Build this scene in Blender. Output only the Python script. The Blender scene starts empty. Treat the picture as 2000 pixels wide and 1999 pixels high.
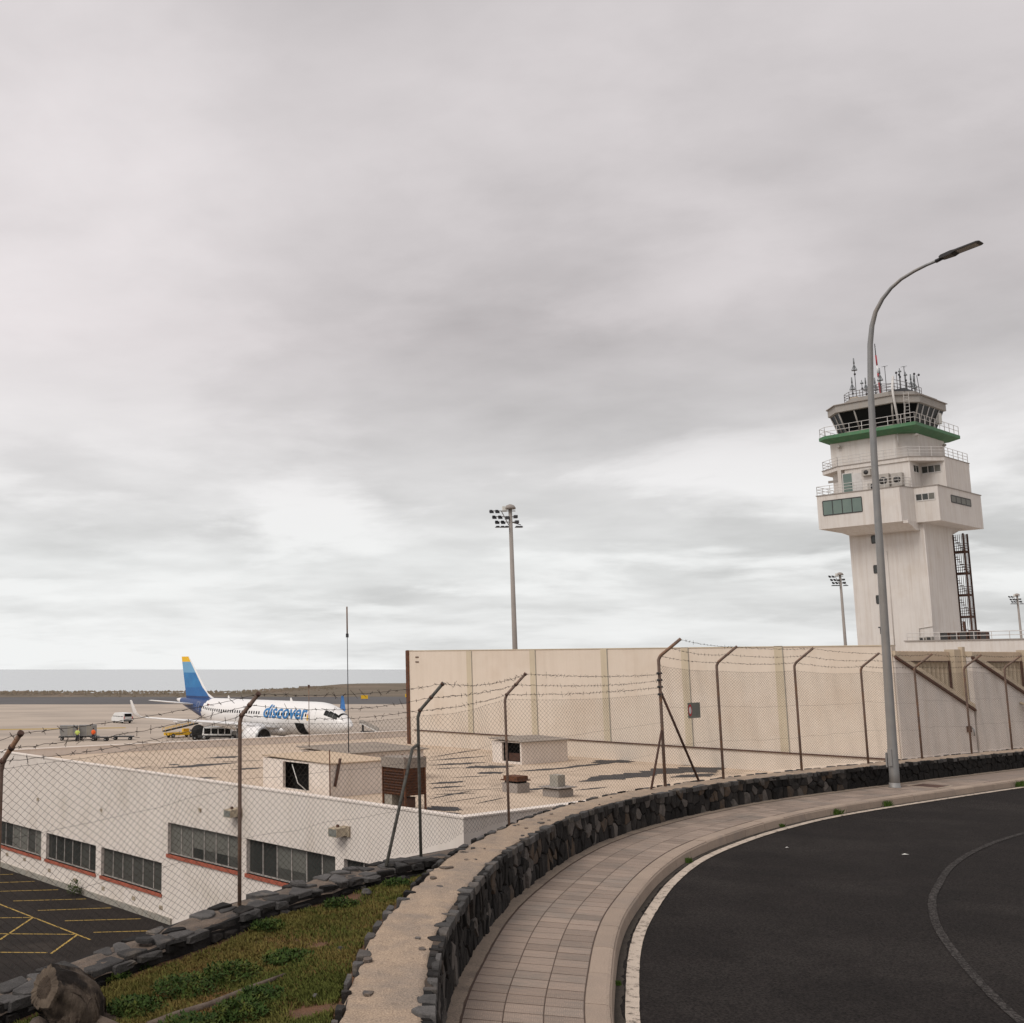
import bpy, bmesh, math, random
import numpy as np
from mathutils import Vector, Matrix, noise as mnoise
random.seed(7); rng = np.random.default_rng(7)
R = math.radians
sc = bpy.context.scene
COL = sc.collection

# ------------------------------------------------------------ camera
EYE = 2.5
cam_d = bpy.data.cameras.new('camera'); cam = bpy.data.objects.new('camera', cam_d); COL.objects.link(cam)
cam.location = (0, 0, EYE)
cam.rotation_euler = (R(90) + math.atan(307 / 2100), 0, 0)
cam_d.sensor_fit = 'HORIZONTAL'; cam_d.sensor_width = 36; cam_d.lens = 2100 / 2000 * 36
cam_d.shift_x = 0.25; cam_d.clip_start = 0.1; cam_d.clip_end = 120000
sc.camera = cam

# ------------------------------------------------------------ world: overcast sky
SUN_EL, SUN_AZ = R(50), R(232)          # azimuth clockwise from +Y: behind the camera, to the left
w = bpy.data.worlds.new('World'); sc.world = w; w.use_nodes = True
nt = w.node_tree; nt.nodes.clear()
def wn(t, **k):
    n = nt.nodes.new(t)
    for a, b in k.items(): setattr(n, a, b)
    return n
def wmath(op, a, b=None, c=None):
    n = wn('ShaderNodeMath', operation=op)
    for i, v in enumerate((a, b, c)):
        if v is None: continue
        if isinstance(v, (int, float)): n.inputs[i].default_value = v
        else: nt.links.new(v, n.inputs[i])
    return n.outputs[0]
out = wn('ShaderNodeOutputWorld'); bg = wn('ShaderNodeBackground'); bg.inputs['Strength'].default_value = 0.1
nt.links.new(bg.outputs[0], out.inputs[0])
sky = wn('ShaderNodeTexSky', sky_type='NISHITA'); sky.sun_disc = False
sky.sun_elevation = SUN_EL; sky.sun_rotation = SUN_AZ; sky.air_density = 1.5; sky.dust_density = 3
tc = wn('ShaderNodeTexCoord'); sep = wn('ShaderNodeSeparateXYZ'); nt.links.new(tc.outputs['Generated'], sep.inputs[0])
zc = wmath('MAXIMUM', sep.outputs[2], 0.0)
den = wmath('ADD', zc, 0.13)
cmb = wn('ShaderNodeCombineXYZ')
nt.links.new(wmath('DIVIDE', sep.outputs[0], den), cmb.inputs[0]); nt.links.new(wmath('DIVIDE', sep.outputs[1], den), cmb.inputs[1])
def wnoise(scale, detail, rough, dist, off):
    m = wn('ShaderNodeMapping'); m.inputs['Location'].default_value = off; m.inputs['Scale'].default_value = (1.0, 1.1, 1)
    m.inputs['Rotation'].default_value = (0, 0, R(18))
    nt.links.new(cmb.outputs[0], m.inputs[0])
    n = wn('ShaderNodeTexNoise'); n.inputs['Scale'].default_value = scale; n.inputs['Detail'].default_value = detail
    n.inputs['Roughness'].default_value = rough; n.inputs['Distortion'].default_value = dist
    nt.links.new(m.outputs[0], n.inputs['Vector']); return n.outputs[0]
n1 = wnoise(0.85, 4, 0.45, 0.1, (3.1, 1.7, 0)); n2 = wnoise(1.8, 6, 0.55, 0.15, (9.4, 4.2, 0)); n4 = wnoise(6.0, 5, 0.55, 0.2, (2.2, 8.1, 0)); n3 = wnoise(0.3, 3, 0.5, 0.2, (1.0, 6.0, 0))
ramp = wn('ShaderNodeValToRGB'); cr = ramp.color_ramp
pts = [(0.0, .83), (.035, .79), (.09, .74), (.15, .67), (.215, .625), (.30, .635), (.42, .66), (.55, .66), (1.0, .66)]
while len(cr.elements) < len(pts): cr.elements.new(0.5)
for e, (p, v) in zip(cr.elements, pts): e.position = p; e.color = (v, v, v, 1)
nt.links.new(zc, ramp.inputs[0])
def cen(n, g): return wmath('MULTIPLY', wmath('SUBTRACT', n, 0.5), g)
mod = wmath('ADD', wmath('ADD', wmath('ADD', wmath('ADD', cen(n1, .7), cen(n2, .45)), cen(n3, .4)), cen(n4, .10)), 1.0)
mod = wmath('ADD', mod, wmath('ADD', wmath('MULTIPLY', sep.outputs[0], -.27), .055))      # thinner cloud towards the sun's side
lum = wmath('MULTIPLY', wmath('MULTIPLY', ramp.outputs[0], mod), 8.1)
# breaks in the deck: brighter, with ragged edges, mostly low down
gap = wn('ShaderNodeMapRange', interpolation_type='SMOOTHSTEP'); gap.inputs[1].default_value = .46; gap.inputs[2].default_value = .62
g1 = wnoise(1.0, 8, 0.55, 0.2, (6.7, 2.9, 0)); nt.links.new(g1, gap.inputs[0])
gr = wn('ShaderNodeValToRGB'); gp = [(0.0, .35), (.03, .6), (.07, .95), (.15, .9), (.21, .4), (.30, .26), (.5, .22), (1.0, .22)]
while len(gr.color_ramp.elements) < len(gp): gr.color_ramp.elements.new(0.5)
for e, (p, v) in zip(gr.color_ramp.elements, gp): e.position = p; e.color = (v, v, v, 1)
nt.links.new(zc, gr.inputs[0]); gf = wmath('MULTIPLY', gap.outputs[0], gr.outputs[0])
lum = wmath('ADD', wmath('MULTIPLY', lum, wmath('SUBTRACT', 1.0, gf)), wmath('MULTIPLY', gf, 7.4))
lum = wmath('MINIMUM', wmath('MAXIMUM', lum, 3.0), 7.45)
tint = wn('ShaderNodeValToRGB')      # far cloud low down is cool, the deck overhead a warm mauve grey
tint.color_ramp.elements[0].position = .10; tint.color_ramp.elements[0].color = (.985, .995, .99, 1)
tint.color_ramp.elements[1].position = .30; tint.color_ramp.elements[1].color = (1.015, .955, .965, 1)
nt.links.new(zc, tint.inputs[0])
vm = wn('ShaderNodeVectorMath', operation='SCALE'); nt.links.new(tint.outputs[0], vm.inputs[0]); nt.links.new(lum, vm.inputs['Scale'])
mx = wn('ShaderNodeMix', data_type='RGBA'); mx.inputs['Factor'].default_value = 0.985
nt.links.new(sky.outputs[0], mx.inputs['A']); nt.links.new(vm.outputs[0], mx.inputs['B'])
nt.links.new(mx.outputs['Result'], bg.inputs['Color'])

# ------------------------------------------------------------ sun (behind cloud) and exposure
sl = bpy.data.lights.new('sun', 'SUN'); sl.energy = 1.4; sl.angle = R(30); sl.color = (1.0, .95, .88)
sun = bpy.data.objects.new('sun', sl); COL.objects.link(sun)
sd = Vector((math.sin(SUN_AZ) * math.cos(SUN_EL), math.cos(SUN_AZ) * math.cos(SUN_EL), math.sin(SUN_EL)))
sun.rotation_euler = sd.to_track_quat('Z', 'Y').to_euler(); sun.location = (-20, -20, 60)
vs = sc.view_settings; vs.view_transform = 'Standard'; vs.look = 'None'; vs.exposure = 0.3; vs.gamma = 1.0; vs.use_curve_mapping = False

# ------------------------------------------------------------ materials
MATS = {}
def pm(name, c1, c2=None, scale=6., rough=.85, bump=0., bscale=None, metal=0., streak=0., fine=0., rnd=0., spec=.4, c3=None, s3=1.0, t3=(.55, .7), bdist=.02, stretch=None, fsc=90):
    """noise-mixed procedural surface in world space: c1/c2 blend, c3 a blotchy stain, streak vertical runs, fine speckle, rnd per-object brightness."""
    m = bpy.data.materials.new(name); m.use_nodes = True; t = m.node_tree; N = t.nodes; L = t.links
    b = N['Principled BSDF']; b.inputs['Roughness'].default_value = rough; b.inputs['Metallic'].default_value = metal
    b.inputs['Specular IOR Level'].default_value = spec
    g = N.new('ShaderNodeNewGeometry'); pos = g.outputs['Position']
    if stretch:
        mp = N.new('ShaderNodeMapping'); mp.inputs['Scale'].default_value = stretch; L.new(pos, mp.inputs[0]); pos = mp.outputs[0]
    def nz(sc_, det=5, ro=.6, vec=None):
        n = N.new('ShaderNodeTexNoise'); n.inputs['Scale'].default_value = sc_; n.inputs['Detail'].default_value = det; n.inputs['Roughness'].default_value = ro
        L.new(vec or pos, n.inputs['Vector']); return n.outputs[0]
    def rampn(v, a, c):
        r = N.new('ShaderNodeMapRange'); r.inputs[1].default_value = a; r.inputs[2].default_value = c; L.new(v, r.inputs[0]); return r.outputs[0]
    def mix(f, a, c, kind='MIX'):
        x = N.new('ShaderNodeMix'); x.data_type = 'RGBA'; x.blend_type = kind
        for s, v in ((x.inputs['Factor'], f), (x.inputs['A'], a), (x.inputs['B'], c)):
            if isinstance(v, (int, float)): s.default_value = v
            elif isinstance(v, (tuple, list)): s.default_value = (*v[:3], 1)
            else: L.new(v, s)
        return x.outputs['Result']
    c2 = c2 or tuple(x * .8 for x in c1)
    col = mix(rampn(nz(scale), .32, .68), c1, c2)
    if c3: col = mix(rampn(nz(s3, 4), *t3), col, c3)
    if streak:
        mp2 = N.new('ShaderNodeMapping'); mp2.inputs['Scale'].default_value = (3.2, 3.2, .16); L.new(g.outputs['Position'], mp2.inputs[0])
        f = rampn(nz(1.0, 6, .7, mp2.outputs[0]), .45, .8)
        mm = N.new('ShaderNodeMath'); mm.operation = 'MULTIPLY'; L.new(f, mm.inputs[0]); mm.inputs[1].default_value = streak
        col = mix(mm.outputs[0], col, (.33, .24, .16))
    if fine:
        f = nz(fsc, 3, .6); col = mix(fine, col, mix(rampn(f, .35, .65), (.25, .25, .25), (1.6, 1.6, 1.6)), 'MULTIPLY')
    if rnd:
        oi = N.new('ShaderNodeObjectInfo'); r = N.new('ShaderNodeMapRange'); r.inputs[3].default_value = 1 - rnd; r.inputs[4].default_value = 1 + rnd
        L.new(oi.outputs['Random'], r.inputs[0]); v = N.new('ShaderNodeVectorMath'); v.operation = 'SCALE'; L.new(col, v.inputs[0]); L.new(r.outputs[0], v.inputs['Scale']); col = v.outputs[0]
    L.new(col, b.inputs['Base Color'])
    if bump:
        bn = N.new('ShaderNodeBump'); bn.inputs['Strength'].default_value = bump; bn.inputs['Distance'].default_value = bdist
        L.new(nz(bscale or scale * 4, 6, .65), bn.inputs['Height']); L.new(bn.outputs[0], b.inputs['Normal'])
    MATS[name] = m; return m
M = MATS
pm('asphalt', (.021, .0172, .0158), (.0155, .013, .012), 1.3, .92, .9, 160, fine=.95, fsc=48, spec=.12, c3=(.026, .022, .02), s3=.45, t3=(.5, .62), bdist=.006)
pm('old_asphalt', (.026, .021, .0185), (.017, .014, .0125), .9, .9, .5, 60, spec=.15, fine=.3, c3=(.045, .037, .031), s3=.5, t3=(.55, .75))
pm('apron', (.45, .375, .305), (.39, .325, .265), .06, .9, .0, c3=(.31, .26, .215), s3=.03, t3=(.45, .7), stretch=(1, 2.6, 1))
pm('runway', (.10, .095, .095), (.075, .07, .07), .02, .9)
pm('scrub_ground', (.155, .118, .082), (.115, .094, .062), .05, .95, c3=(.19, .14, .10), s3=.02)
pm('sidewalk_tile', (.29, .225, .182), (.245, .195, .16), 2.2, .9, .0, fine=.3, rnd=.17, c3=(.215, .18, .152), s3=1.1, t3=(.5, .68))
pm('sidewalk_mortar', (.105, .068, .05), (.08, .055, .042), 7, .95, .5, 50, fine=.3)
pm('kerb_stone', (.355, .275, .215), (.305, .24, .19), 3, .9, .4, 70, fine=.25, rnd=.07, c3=(.27, .22, .185), s3=1.2, t3=(.55, .75))
pm('pavement_edge', (.30, .235, .18), (.245, .195, .15), 5, .95, .6, 60, fine=.4, c3=(.19, .15, .12), s3=2.5, t3=(.52, .7))
pm('gutter_dirt', (.060, .048, .037), (.035, .028, .022), 9, .95, .8, 60, fine=.4)
pm('basalt', (.026, .023, .021), (.014, .013, .0125), 7, .85, .8, 30, fine=.3, rnd=.6, spec=.2, c3=(.05, .042, .036), s3=4, t3=(.55, .8), bdist=.015)
pm('basalt_pale', (.11, .095, .083), (.06, .053, .048), 9, .85, .8, 30, fine=.3, rnd=.35, bdist=.015)
pm('basalt_brown', (.085, .056, .034), (.042, .034, .029), 8, .85, .8, 30, fine=.3, rnd=.3, bdist=.015)
pm('basalt_slab', (.10, .094, .09), (.055, .052, .05), 6, .85, .9, 26, fine=.3, rnd=.4, spec=.2, c3=(.18, .155, .13), s3=3.5, t3=(.58, .72), bdist=.015)
pm('wall_core', (.014, .012, .011), (.009, .008, .008), 9, .95, .7, 40)
pm('wall_mortar', (.42, .315, .225), (.35, .265, .195), 5, .95, .9, 70, fine=.45, c3=(.29, .23, .18), s3=2.6, t3=(.46, .66), bdist=.012)
pm('wall_mortar_dark', (.20, .15, .112), (.11, .088, .072), 6, .95, .9, 50, fine=.4, c3=(.09, .08, .075), s3=5, t3=(.5, .65), bdist=.012)
pm('soil', (.15, .072, .036), (.10, .055, .03), 3, .97, .9, 35, fine=.4, c3=(.085, .062, .032), s3=1.3)
pm('post_steel', (.215, .145, .112), (.14, .095, .075), 14, .75, .4, 50, c3=(.24, .13, .075), s3=5, t3=(.5, .7))
pm('post_grey', (.115, .11, .095), (.065, .06, .052), 12, .7, .4, 50, c3=(.025, .024, .022), s3=6, t3=(.58, .66))
pm('wire', (.062, .046, .037), (.04, .031, .026), 8, .7, metal=.2)
pm('lamp_paint', (.285, .28, .272), (.235, .235, .235), 3, .5, .15, 40, streak=.5, metal=.25)
pm('lamp_dark', (.035, .032, .032), (.025, .024, .025), 3, .5, metal=.3)
pm('white_wall', (.74, .665, .60), (.70, .63, .57), .9, .92, .25, 30, streak=.2, c3=(.60, .53, .46), s3=.5, t3=(.55, .8))
pm('tower_white', (.635, .60, .565), (.59, .555, .525), .5, .9, .1, 12, streak=.4, c3=(.55, .50, .45), s3=.3, t3=(.55, .8))
pm('tan_wall', (.66, .575, .49), (.62, .54, .455), .5, .92, .2, 14, streak=.17, c3=(.575, .48, .39), s3=.35, t3=(.5, .75))
pm('tan_pilaster', (.55, .475, .355), (.50, .43, .325), .8, .92, streak=.3)
pm('grey_wall', (.58, .535, .50), (.53, .49, .46), .8, .93, .2, 20, streak=.3)
pm('tan_concrete', (.49, .41, .31), (.43, .355, .265), 1.5, .93, .2, 20, streak=.28)
pm('roof_tan', (.56, .445, .34), (.49, .385, .29), .5, .95, .3, 16, c3=(.40, .315, .24), s3=.6, t3=(.5, .7), fine=.1)
pm('tar_patch', (.04, .037, .037), (.06, .055, .053), 1.5, .85, .4, 12, c3=(.10, .088, .078), s3=1.2, t3=(.58, .72))
pm('rust', (.15, .058, .026), (.075, .034, .02), 7, .9, .3, 40)
pm('rust_and_shade', (.11, .056, .04), (.065, .037, .028), 5, .9)  # dark rust, and the painted shadow strip under the yard wall copings
pm('sheet_roof', (.30, .255, .215), (.24, .205, .175), 1.0, .9, streak=.2)
pm('sheet_tan', (.52, .41, .305), (.46, .36, .265), 1.0, .9, streak=.3)
pm('black_inside', (.006, .006, .006), (.004, .004, .004), 2, 1.0)
pm('window_glass', (.045, .048, .044), (.03, .032, .03), .8, .15, spec=.5)
pm('window_glass_pale', (.085, .085, .076), (.055, .056, .05), .8, .3, spec=.4)  # paler glass, given to some panes at random
pm('window_blind', (.15, .145, .125), (.12, .12, .105), .7, .5)
pm('window_frame', (.36, .33, .30), (.29, .265, .245), 3, .6)
pm('brick_sill', (.40, .105, .06), (.31, .085, .05), 4, .85, .2, 40)
pm('plinth', (.33, .31, .265), (.26, .245, .215), 2, .95, .2, 20, streak=.4)
pm('yellow_paint', (.46, .30, .06), (.34, .23, .06), 5, .8, c3=(.12, .095, .055), s3=3.5, t3=(.56, .72))
pm('fixture', (.42, .35, .25), (.27, .22, .165), 9, .8)
pm('fixture_glass', (.25, .25, .22), (.16, .165, .15), 8, .2)
pm('tower_green', (.075, .20, .10), (.06, .165, .085), .8, .7, streak=.2)
pm('rail_white', (.62, .60, .58), (.5, .48, .46), 2, .6)
pm('rail_dark', (.16, .13, .125), (.10, .085, .08), 2, .6)
pm('cab_grey', (.34, .322, .30), (.29, .275, .255), .6, .85, streak=.3)
pm('cab_glass', (.004, .005, .005), (.006, .007, .007), .3, .25, spec=.10)
pm('green_glass', (.15, .20, .175), (.12, .165, .15), .6, .25)
pm('ac_unit', (.42, .39, .35), (.33, .305, .28), 1.5, .7)
pm('ac_grille', (.05, .047, .045), (.03, .03, .03), 3, .7)
pm('mast_concrete', (.31, .275, .25), (.26, .235, .215), .5, .85)
pm('mast_lamp', (.045, .045, .05), (.03, .03, .034), 2, .5)
pm('antenna_grey', (.22, .24, .245), (.15, .16, .17), 2, .5)
pm('antenna_dark', (.05, .05, .055), (.035, .035, .04), 2, .5)
pm('antenna_red', (.38, .022, .035), (.3, .02, .03), 2, .5)
pm('aircraft_white', (.78, .765, .75), (.75, .735, .72), .2, .28, spec=.5)
pm('aircraft_grey', (.50, .49, .48), (.44, .43, .425), .3, .4)
pm('navy', (.020, .055, .165), (.018, .05, .15), .2, .3)
pm('mid_blue', (.022, .135, .36), (.02, .12, .33), .2, .3)
pm('sky_blue', (.15, .35, .55), (.14, .33, .52), .2, .3)
pm('text_blue', (.035, .20, .44), (.025, .145, .36), .8, .4)
pm('bright_yellow', (.80, .48, .02), (.75, .44, .02), .4, .5)
pm('rubber', (.012, .012, .012), (.02, .02, .02), 3, .8)
pm('steel', (.36, .36, .36), (.26, .26, .26), 1.5, .4, metal=.6)
pm('container_steel', (.30, .29, .275), (.20, .195, .185), .8, .45, metal=.35)
pm('dark_metal', (.045, .043, .042), (.028, .027, .027), 1.5, .6)
pm('paint_white', (.72, .72, .71), (.66, .66, .65), 1, .35, spec=.5)
pm('orange_vest', (.85, .14, .025), (.75, .11, .02), 3, .8)
pm('lime_vest', (.58, .68, .16), (.5, .6, .14), 3, .8)
pm('trousers', (.03, .032, .045), (.022, .022, .03), 3, .9)
pm('skin', (.42, .24, .165), (.38, .21, .145), 3, .6)
pm('hair', (.02, .014, .01), (.015, .01, .008), 8, .7)
pm('red_paint', (.55, .03, .03), (.48, .03, .03), 3, .5)
pm('sign_grey', (.21, .21, .175), (.175, .175, .145), 6, .7, c3=(.21, .20, .165), s3=9)
pm('sign_print', (.20, .20, .175), (.18, .18, .155), 6, .7)
pm('stump_bark', (.105, .08, .06), (.05, .034, .024), 9, .95, 1.0, 26, c3=(.012, .008, .006), s3=4.5, t3=(.46, .56), bdist=.03, stretch=(1, 1, .35))
pm('stump_cut', (.125, .094, .068), (.06, .044, .032), 9, .95, .6, 50, bdist=.01)
pm('stump_rot', (.075, .053, .037), (.034, .023, .016), 9, .97, 1.0, 40)
pm('dead_root', (.15, .115, .09), (.085, .062, .048), 12, .95, .8, 40)
pm('grass_dry', (.185, .14, .045), (.125, .105, .03), 2.2, .9, rnd=.0, c3=(.20, .115, .05), s3=1.6, t3=(.5, .65), spec=.15)
pm('grass_green', (.105, .115, .028), (.075, .09, .02), 2.0, .9, c3=(.155, .135, .04), s3=1.2, t3=(.48, .62), spec=.15)
pm('weed_leaf', (.034, .062, .009), (.02, .042, .007), 10, .8, c3=(.085, .10, .018), s3=8, t3=(.5, .65), spec=.2)
pm('tuft_green', (.075, .125, .02), (.05, .09, .016), 10, .8, spec=.2)
pm('litter', (.72, .70, .66), (.6, .6, .56), 3, .8)

def paint_mat(name, paint, base, wear, scale):
    m = pm(name, paint, tuple(x * .88 for x in paint), 5, .9, .5, 120, fine=.25, bdist=.004, spec=.12)
    t = m.node_tree; N, L = t.nodes, t.links; b = N['Principled BSDF']; src = b.inputs['Base Color'].links[0].from_socket
    g = N.new('ShaderNodeNewGeometry'); n = N.new('ShaderNodeTexNoise'); n.inputs['Scale'].default_value = scale; n.inputs['Detail'].default_value = 9; n.inputs['Roughness'].default_value = .78
    L.new(g.outputs['Position'], n.inputs['Vector'])
    r = N.new('ShaderNodeMapRange'); r.inputs[1].default_value = wear - .06; r.inputs[2].default_value = wear + .06; L.new(n.outputs[0], r.inputs[0])
    x = N.new('ShaderNodeMix'); x.data_type = 'RGBA'; L.new(r.outputs[0], x.inputs['Factor']); L.new(src, x.inputs['A']); x.inputs['B'].default_value = (*base, 1)
    L.new(x.outputs['Result'], b.inputs['Base Color'])
paint_mat('line_white', (.52, .44, .365), (.018, .0155, .0145), .575, 9)
paint_mat('line_worn', (.088, .08, .075), (.0165, .014, .013), .47, 34)

# tiles carry short raised bars in two halves (UV driven)
def tile_bars():
    m = M['sidewalk_tile']; t = m.node_tree; N, L = t.nodes, t.links; b = N['Principled BSDF']; src = b.inputs['Base Color'].links[0].from_socket
    uv = N.new('ShaderNodeUVMap'); sp = N.new('ShaderNodeSeparateXYZ'); L.new(uv.outputs[0], sp.inputs[0])
    def mt(op, a, c=None):
        n = N.new('ShaderNodeMath'); n.operation = op
        for i, v in enumerate((a, c)):
            if v is None: continue
            if isinstance(v, (int, float)): n.inputs[i].default_value = v
            else: L.new(v, n.inputs[i])
        return n.outputs[0]
    bars = mt('GREATER_THAN', mt('SINE', mt('MULTIPLY', sp.outputs[0], 2 * math.pi * 18)), .1)
    rows = mt('GREATER_THAN', mt('SINE', mt('MULTIPLY', mt('ADD', sp.outputs[1], mt('MULTIPLY', mt('FLOOR', mt('MULTIPLY', sp.outputs[0], 2)), .25)), 2 * math.pi * 2)), -.35)
    f = mt('MULTIPLY', bars, rows)
    x = N.new('ShaderNodeMix'); x.data_type = 'RGBA'; x.blend_type = 'MULTIPLY'; L.new(mt('MULTIPLY', f, .42), x.inputs['Factor']); L.new(src, x.inputs['A']); x.inputs['B'].default_value = (1.5, 1.45, 1.38, 1)
    L.new(x.outputs['Result'], b.inputs['Base Color'])
    bn = N.new('ShaderNodeBump'); bn.inputs['Distance'].default_value = .004; bn.inputs['Strength'].default_value = .6; L.new(f, bn.inputs['Height']); L.new(bn.outputs[0], b.inputs['Normal'])
tile_bars()

# sea: dark water, fine swell, mirrors the overcast
def sea_mat():
    m = bpy.data.materials.new('sea'); m.use_nodes = True; t = m.node_tree; N, L = t.nodes, t.links; b = N['Principled BSDF']
    b.inputs['Base Color'].default_value = (.36, .385, .405, 1); b.inputs['Roughness'].default_value = .22
    g = N.new('ShaderNodeNewGeometry'); n = N.new('ShaderNodeTexNoise'); n.inputs['Scale'].default_value = .02; n.inputs['Detail'].default_value = 8
    L.new(g.outputs['Position'], n.inputs['Vector']); bn = N.new('ShaderNodeBump'); bn.inputs['Strength'].default_value = .25; bn.inputs['Distance'].default_value = 4
    L.new(n.outputs[0], bn.inputs['Height']); L.new(bn.outputs[0], b.inputs['Normal']); M['sea'] = m
sea_mat()

# ------------------------------------------------------------ mesh helpers
ZB = {}
def tag(o, label=None, cat=None, group=None, kind=None):
    if label: o['label'] = label
    if cat: o['category'] = cat
    if group: o['group'] = group
    if kind: o['kind'] = kind
    return o
def thing(name, label, cat, loc=(0, 0, 0), rz=0., group=None, kind=None):
    o = bpy.data.objects.new(name, None); COL.objects.link(o); o.location = loc; o.rotation_euler = (0, 0, rz); o.empty_display_size = .2
    return tag(o, label, cat, group, kind)
def link(name, me, parent=None):
    o = bpy.data.objects.new(name, me); COL.objects.link(o)
    if parent: o.parent = parent
    return o
def dz_of(o):
    while o is not None:
        if o.name in ZB: return ZB[o.name]
        o = o.parent
    return 0.
class MB:
    def __init__(s): s.v = []; s.f = []; s.m = []; s.sm = []; s.mi = 0; s.smooth = False
    def face(s, idx): s.f.append(tuple(idx)); s.m.append(s.mi); s.sm.append(s.smooth)
    def box(s, x0, x1, y0, y1, z0, z1):
        b = len(s.v); s.v += [(x, y, z) for z in (z0, z1) for y in (y0, y1) for x in (x0, x1)]
        for q in ((0, 2, 3, 1), (4, 5, 7, 6), (0, 1, 5, 4), (2, 6, 7, 3), (0, 4, 6, 2), (1, 3, 7, 5)): s.face([b + i for i in q])
        return s
    def prism(s, poly, z0, z1, poly2=None):
        n = len(poly); b = len(s.v); p2 = poly2 or poly
        s.v += [(*p[:2], p[2] + z0 if len(p) > 2 else z0) for p in poly] + [(*p[:2], p[2] + z1 if len(p) > 2 else z1) for p in p2]
        s.face([b + i for i in range(n)][::-1]); s.face([b + n + i for i in range(n)])
        for i in range(n): j = (i + 1) % n; s.face([b + i, b + j, b + n + j, b + n + i])
        return s
    def extr(s, poly, vec):          # polygon of 3D points extruded along vec
        n = len(poly); b = len(s.v); s.v += [tuple(p) for p in poly] + [tuple(Vector(p) + Vector(vec)) for p in poly]
        s.face([b + i for i in range(n)][::-1]); s.face([b + n + i for i in range(n)])
        for i in range(n): j = (i + 1) % n; s.face([b + i, b + j, b + n + j, b + n + i])
        return s
    def quad(s, a, b, c, d):
        k = len(s.v); s.v += [tuple(a), tuple(b), tuple(c), tuple(d)]; s.face([k, k + 1, k + 2, k + 3]); return s
    def tube(s, path, r, n=8, caps=True):
        P = [Vector(p) for p in path]; rr = r if isinstance(r, (list, tuple)) else [r] * len(P); b = len(s.v)
        prev = None
        for i, p in enumerate(P):
            t = ((P[min(i + 1, len(P) - 1)] - P[max(i - 1, 0)])).normalized()
            if prev is None:
                a = Vector((0, 0, 1)) if abs(t.z) < .9 else Vector((1, 0, 0)); u = t.cross(a).normalized()
            else: u = (prev - t * prev.dot(t)).normalized()
            prev = u; v = t.cross(u)
            for k in range(n):
                q = p + (u * math.cos(2 * math.pi * k / n) + v * math.sin(2 * math.pi * k / n)) * rr[i]; s.v.append(tuple(q))
        old = s.smooth; s.smooth = n > 5
        for i in range(len(P) - 1):
            for k in range(n): k2 = (k + 1) % n; s.face([b + i * n + k, b + i * n + k2, b + (i + 1) * n + k2, b + (i + 1) * n + k])
        s.smooth = old
        if caps: s.face([b + k for k in range(n)][::-1]); s.face([b + (len(P) - 1) * n + k for k in range(n)])
        return s
    def loft(s, rings, caps=True):   # rings of equal count, closed
        n = len(rings[0]); b = len(s.v)
        for r in rings: s.v += [tuple(p) for p in r]
        for i in range(len(rings) - 1):
            for k in range(n): k2 = (k + 1) % n; s.face([b + i * n + k, b + i * n + k2, b + (i + 1) * n + k2, b + (i + 1) * n + k])
        if caps: s.face([b + k for k in range(n)][::-1]); s.face([b + (len(rings) - 1) * n + k for k in range(n)])
        return s
    def lathe(s, prof, c=(0, 0, 0), n=16, axis='z'):
        rings = []
        for r, h in prof:
            ring = []
            for k in range(n):
                a = 2 * math.pi * k / n; x, y = r * math.cos(a), r * math.sin(a)
                ring.append({'z': (c[0] + x, c[1] + y, c[2] + h), 'x': (c[0] + h, c[1] + x, c[2] + y), 'y': (c[0] + x, c[1] + h, c[2] + y)}[axis])
            rings.append(ring)
        old = s.smooth; s.smooth = True; s.loft(rings); s.smooth = old
        return s
    def mesh(s, name, mats, dz=0.):
        me = bpy.data.meshes.new(name)
        me.from_pydata([(x, y, z - dz) for x, y, z in s.v] if dz else s.v, [], s.f)
        for m in (mats if isinstance(mats, (list, tuple)) else [mats]): me.materials.append(M[m])
        me.polygons.foreach_set('material_index', s.m); me.polygons.foreach_set('use_smooth', s.sm); me.update(); return me
    def build(s, name, mats, parent=None, kind=None):
        o = link(name, s.mesh(name, mats, dz_of(parent)), parent)
        if kind: o['kind'] = kind
        return o
def box(*a): return MB().box(*a)
def np_mesh(name, V, F, mat, smooth=False):
    """V (n,3) array, F (m,k) int array"""
    me = bpy.data.meshes.new(name); V = np.asarray(V, np.float32); F = np.asarray(F, np.int32); k = F.shape[1]
    me.vertices.add(len(V)); me.vertices.foreach_set('co', V.ravel())
    me.loops.add(F.size); me.loops.foreach_set('vertex_index', F.ravel())
    me.polygons.add(len(F)); me.polygons.foreach_set('loop_start', np.arange(0, F.size, k, dtype=np.int32))
    if smooth: me.polygons.foreach_set('use_smooth', np.ones(len(F), bool))
    me.materials.append(M[mat]); me.update(calc_edges=True); me.validate(); return me
def wires(P, Q, r):
    """three sided prisms from P to Q (n,3 arrays)"""
    P = np.asarray(P, float); Q = np.asarray(Q, float); d = Q - P; d /= np.linalg.norm(d, axis=1)[:, None] + 1e-9
    a = np.where(np.abs(d[:, 2:3]) < .9, np.array([[0, 0, 1.]]), np.array([[1., 0, 0]])); u = np.cross(d, a); u /= np.linalg.norm(u, axis=1)[:, None] + 1e-9; v = np.cross(d, u)
    n = len(P); V = np.empty((n, 6, 3))
    for k in range(3):
        off = (u * math.cos(2.0944 * k) + v * math.sin(2.0944 * k)) * r; V[:, k] = P + off; V[:, 3 + k] = Q + off
    base = np.arange(n)[:, None] * 6; F = np.concatenate([base + np.array([[k, (k + 1) % 3, 3 + (k + 1) % 3, 3 + k]]) for k in range(3)], 0)
    return V.reshape(-1, 3), F
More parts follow.
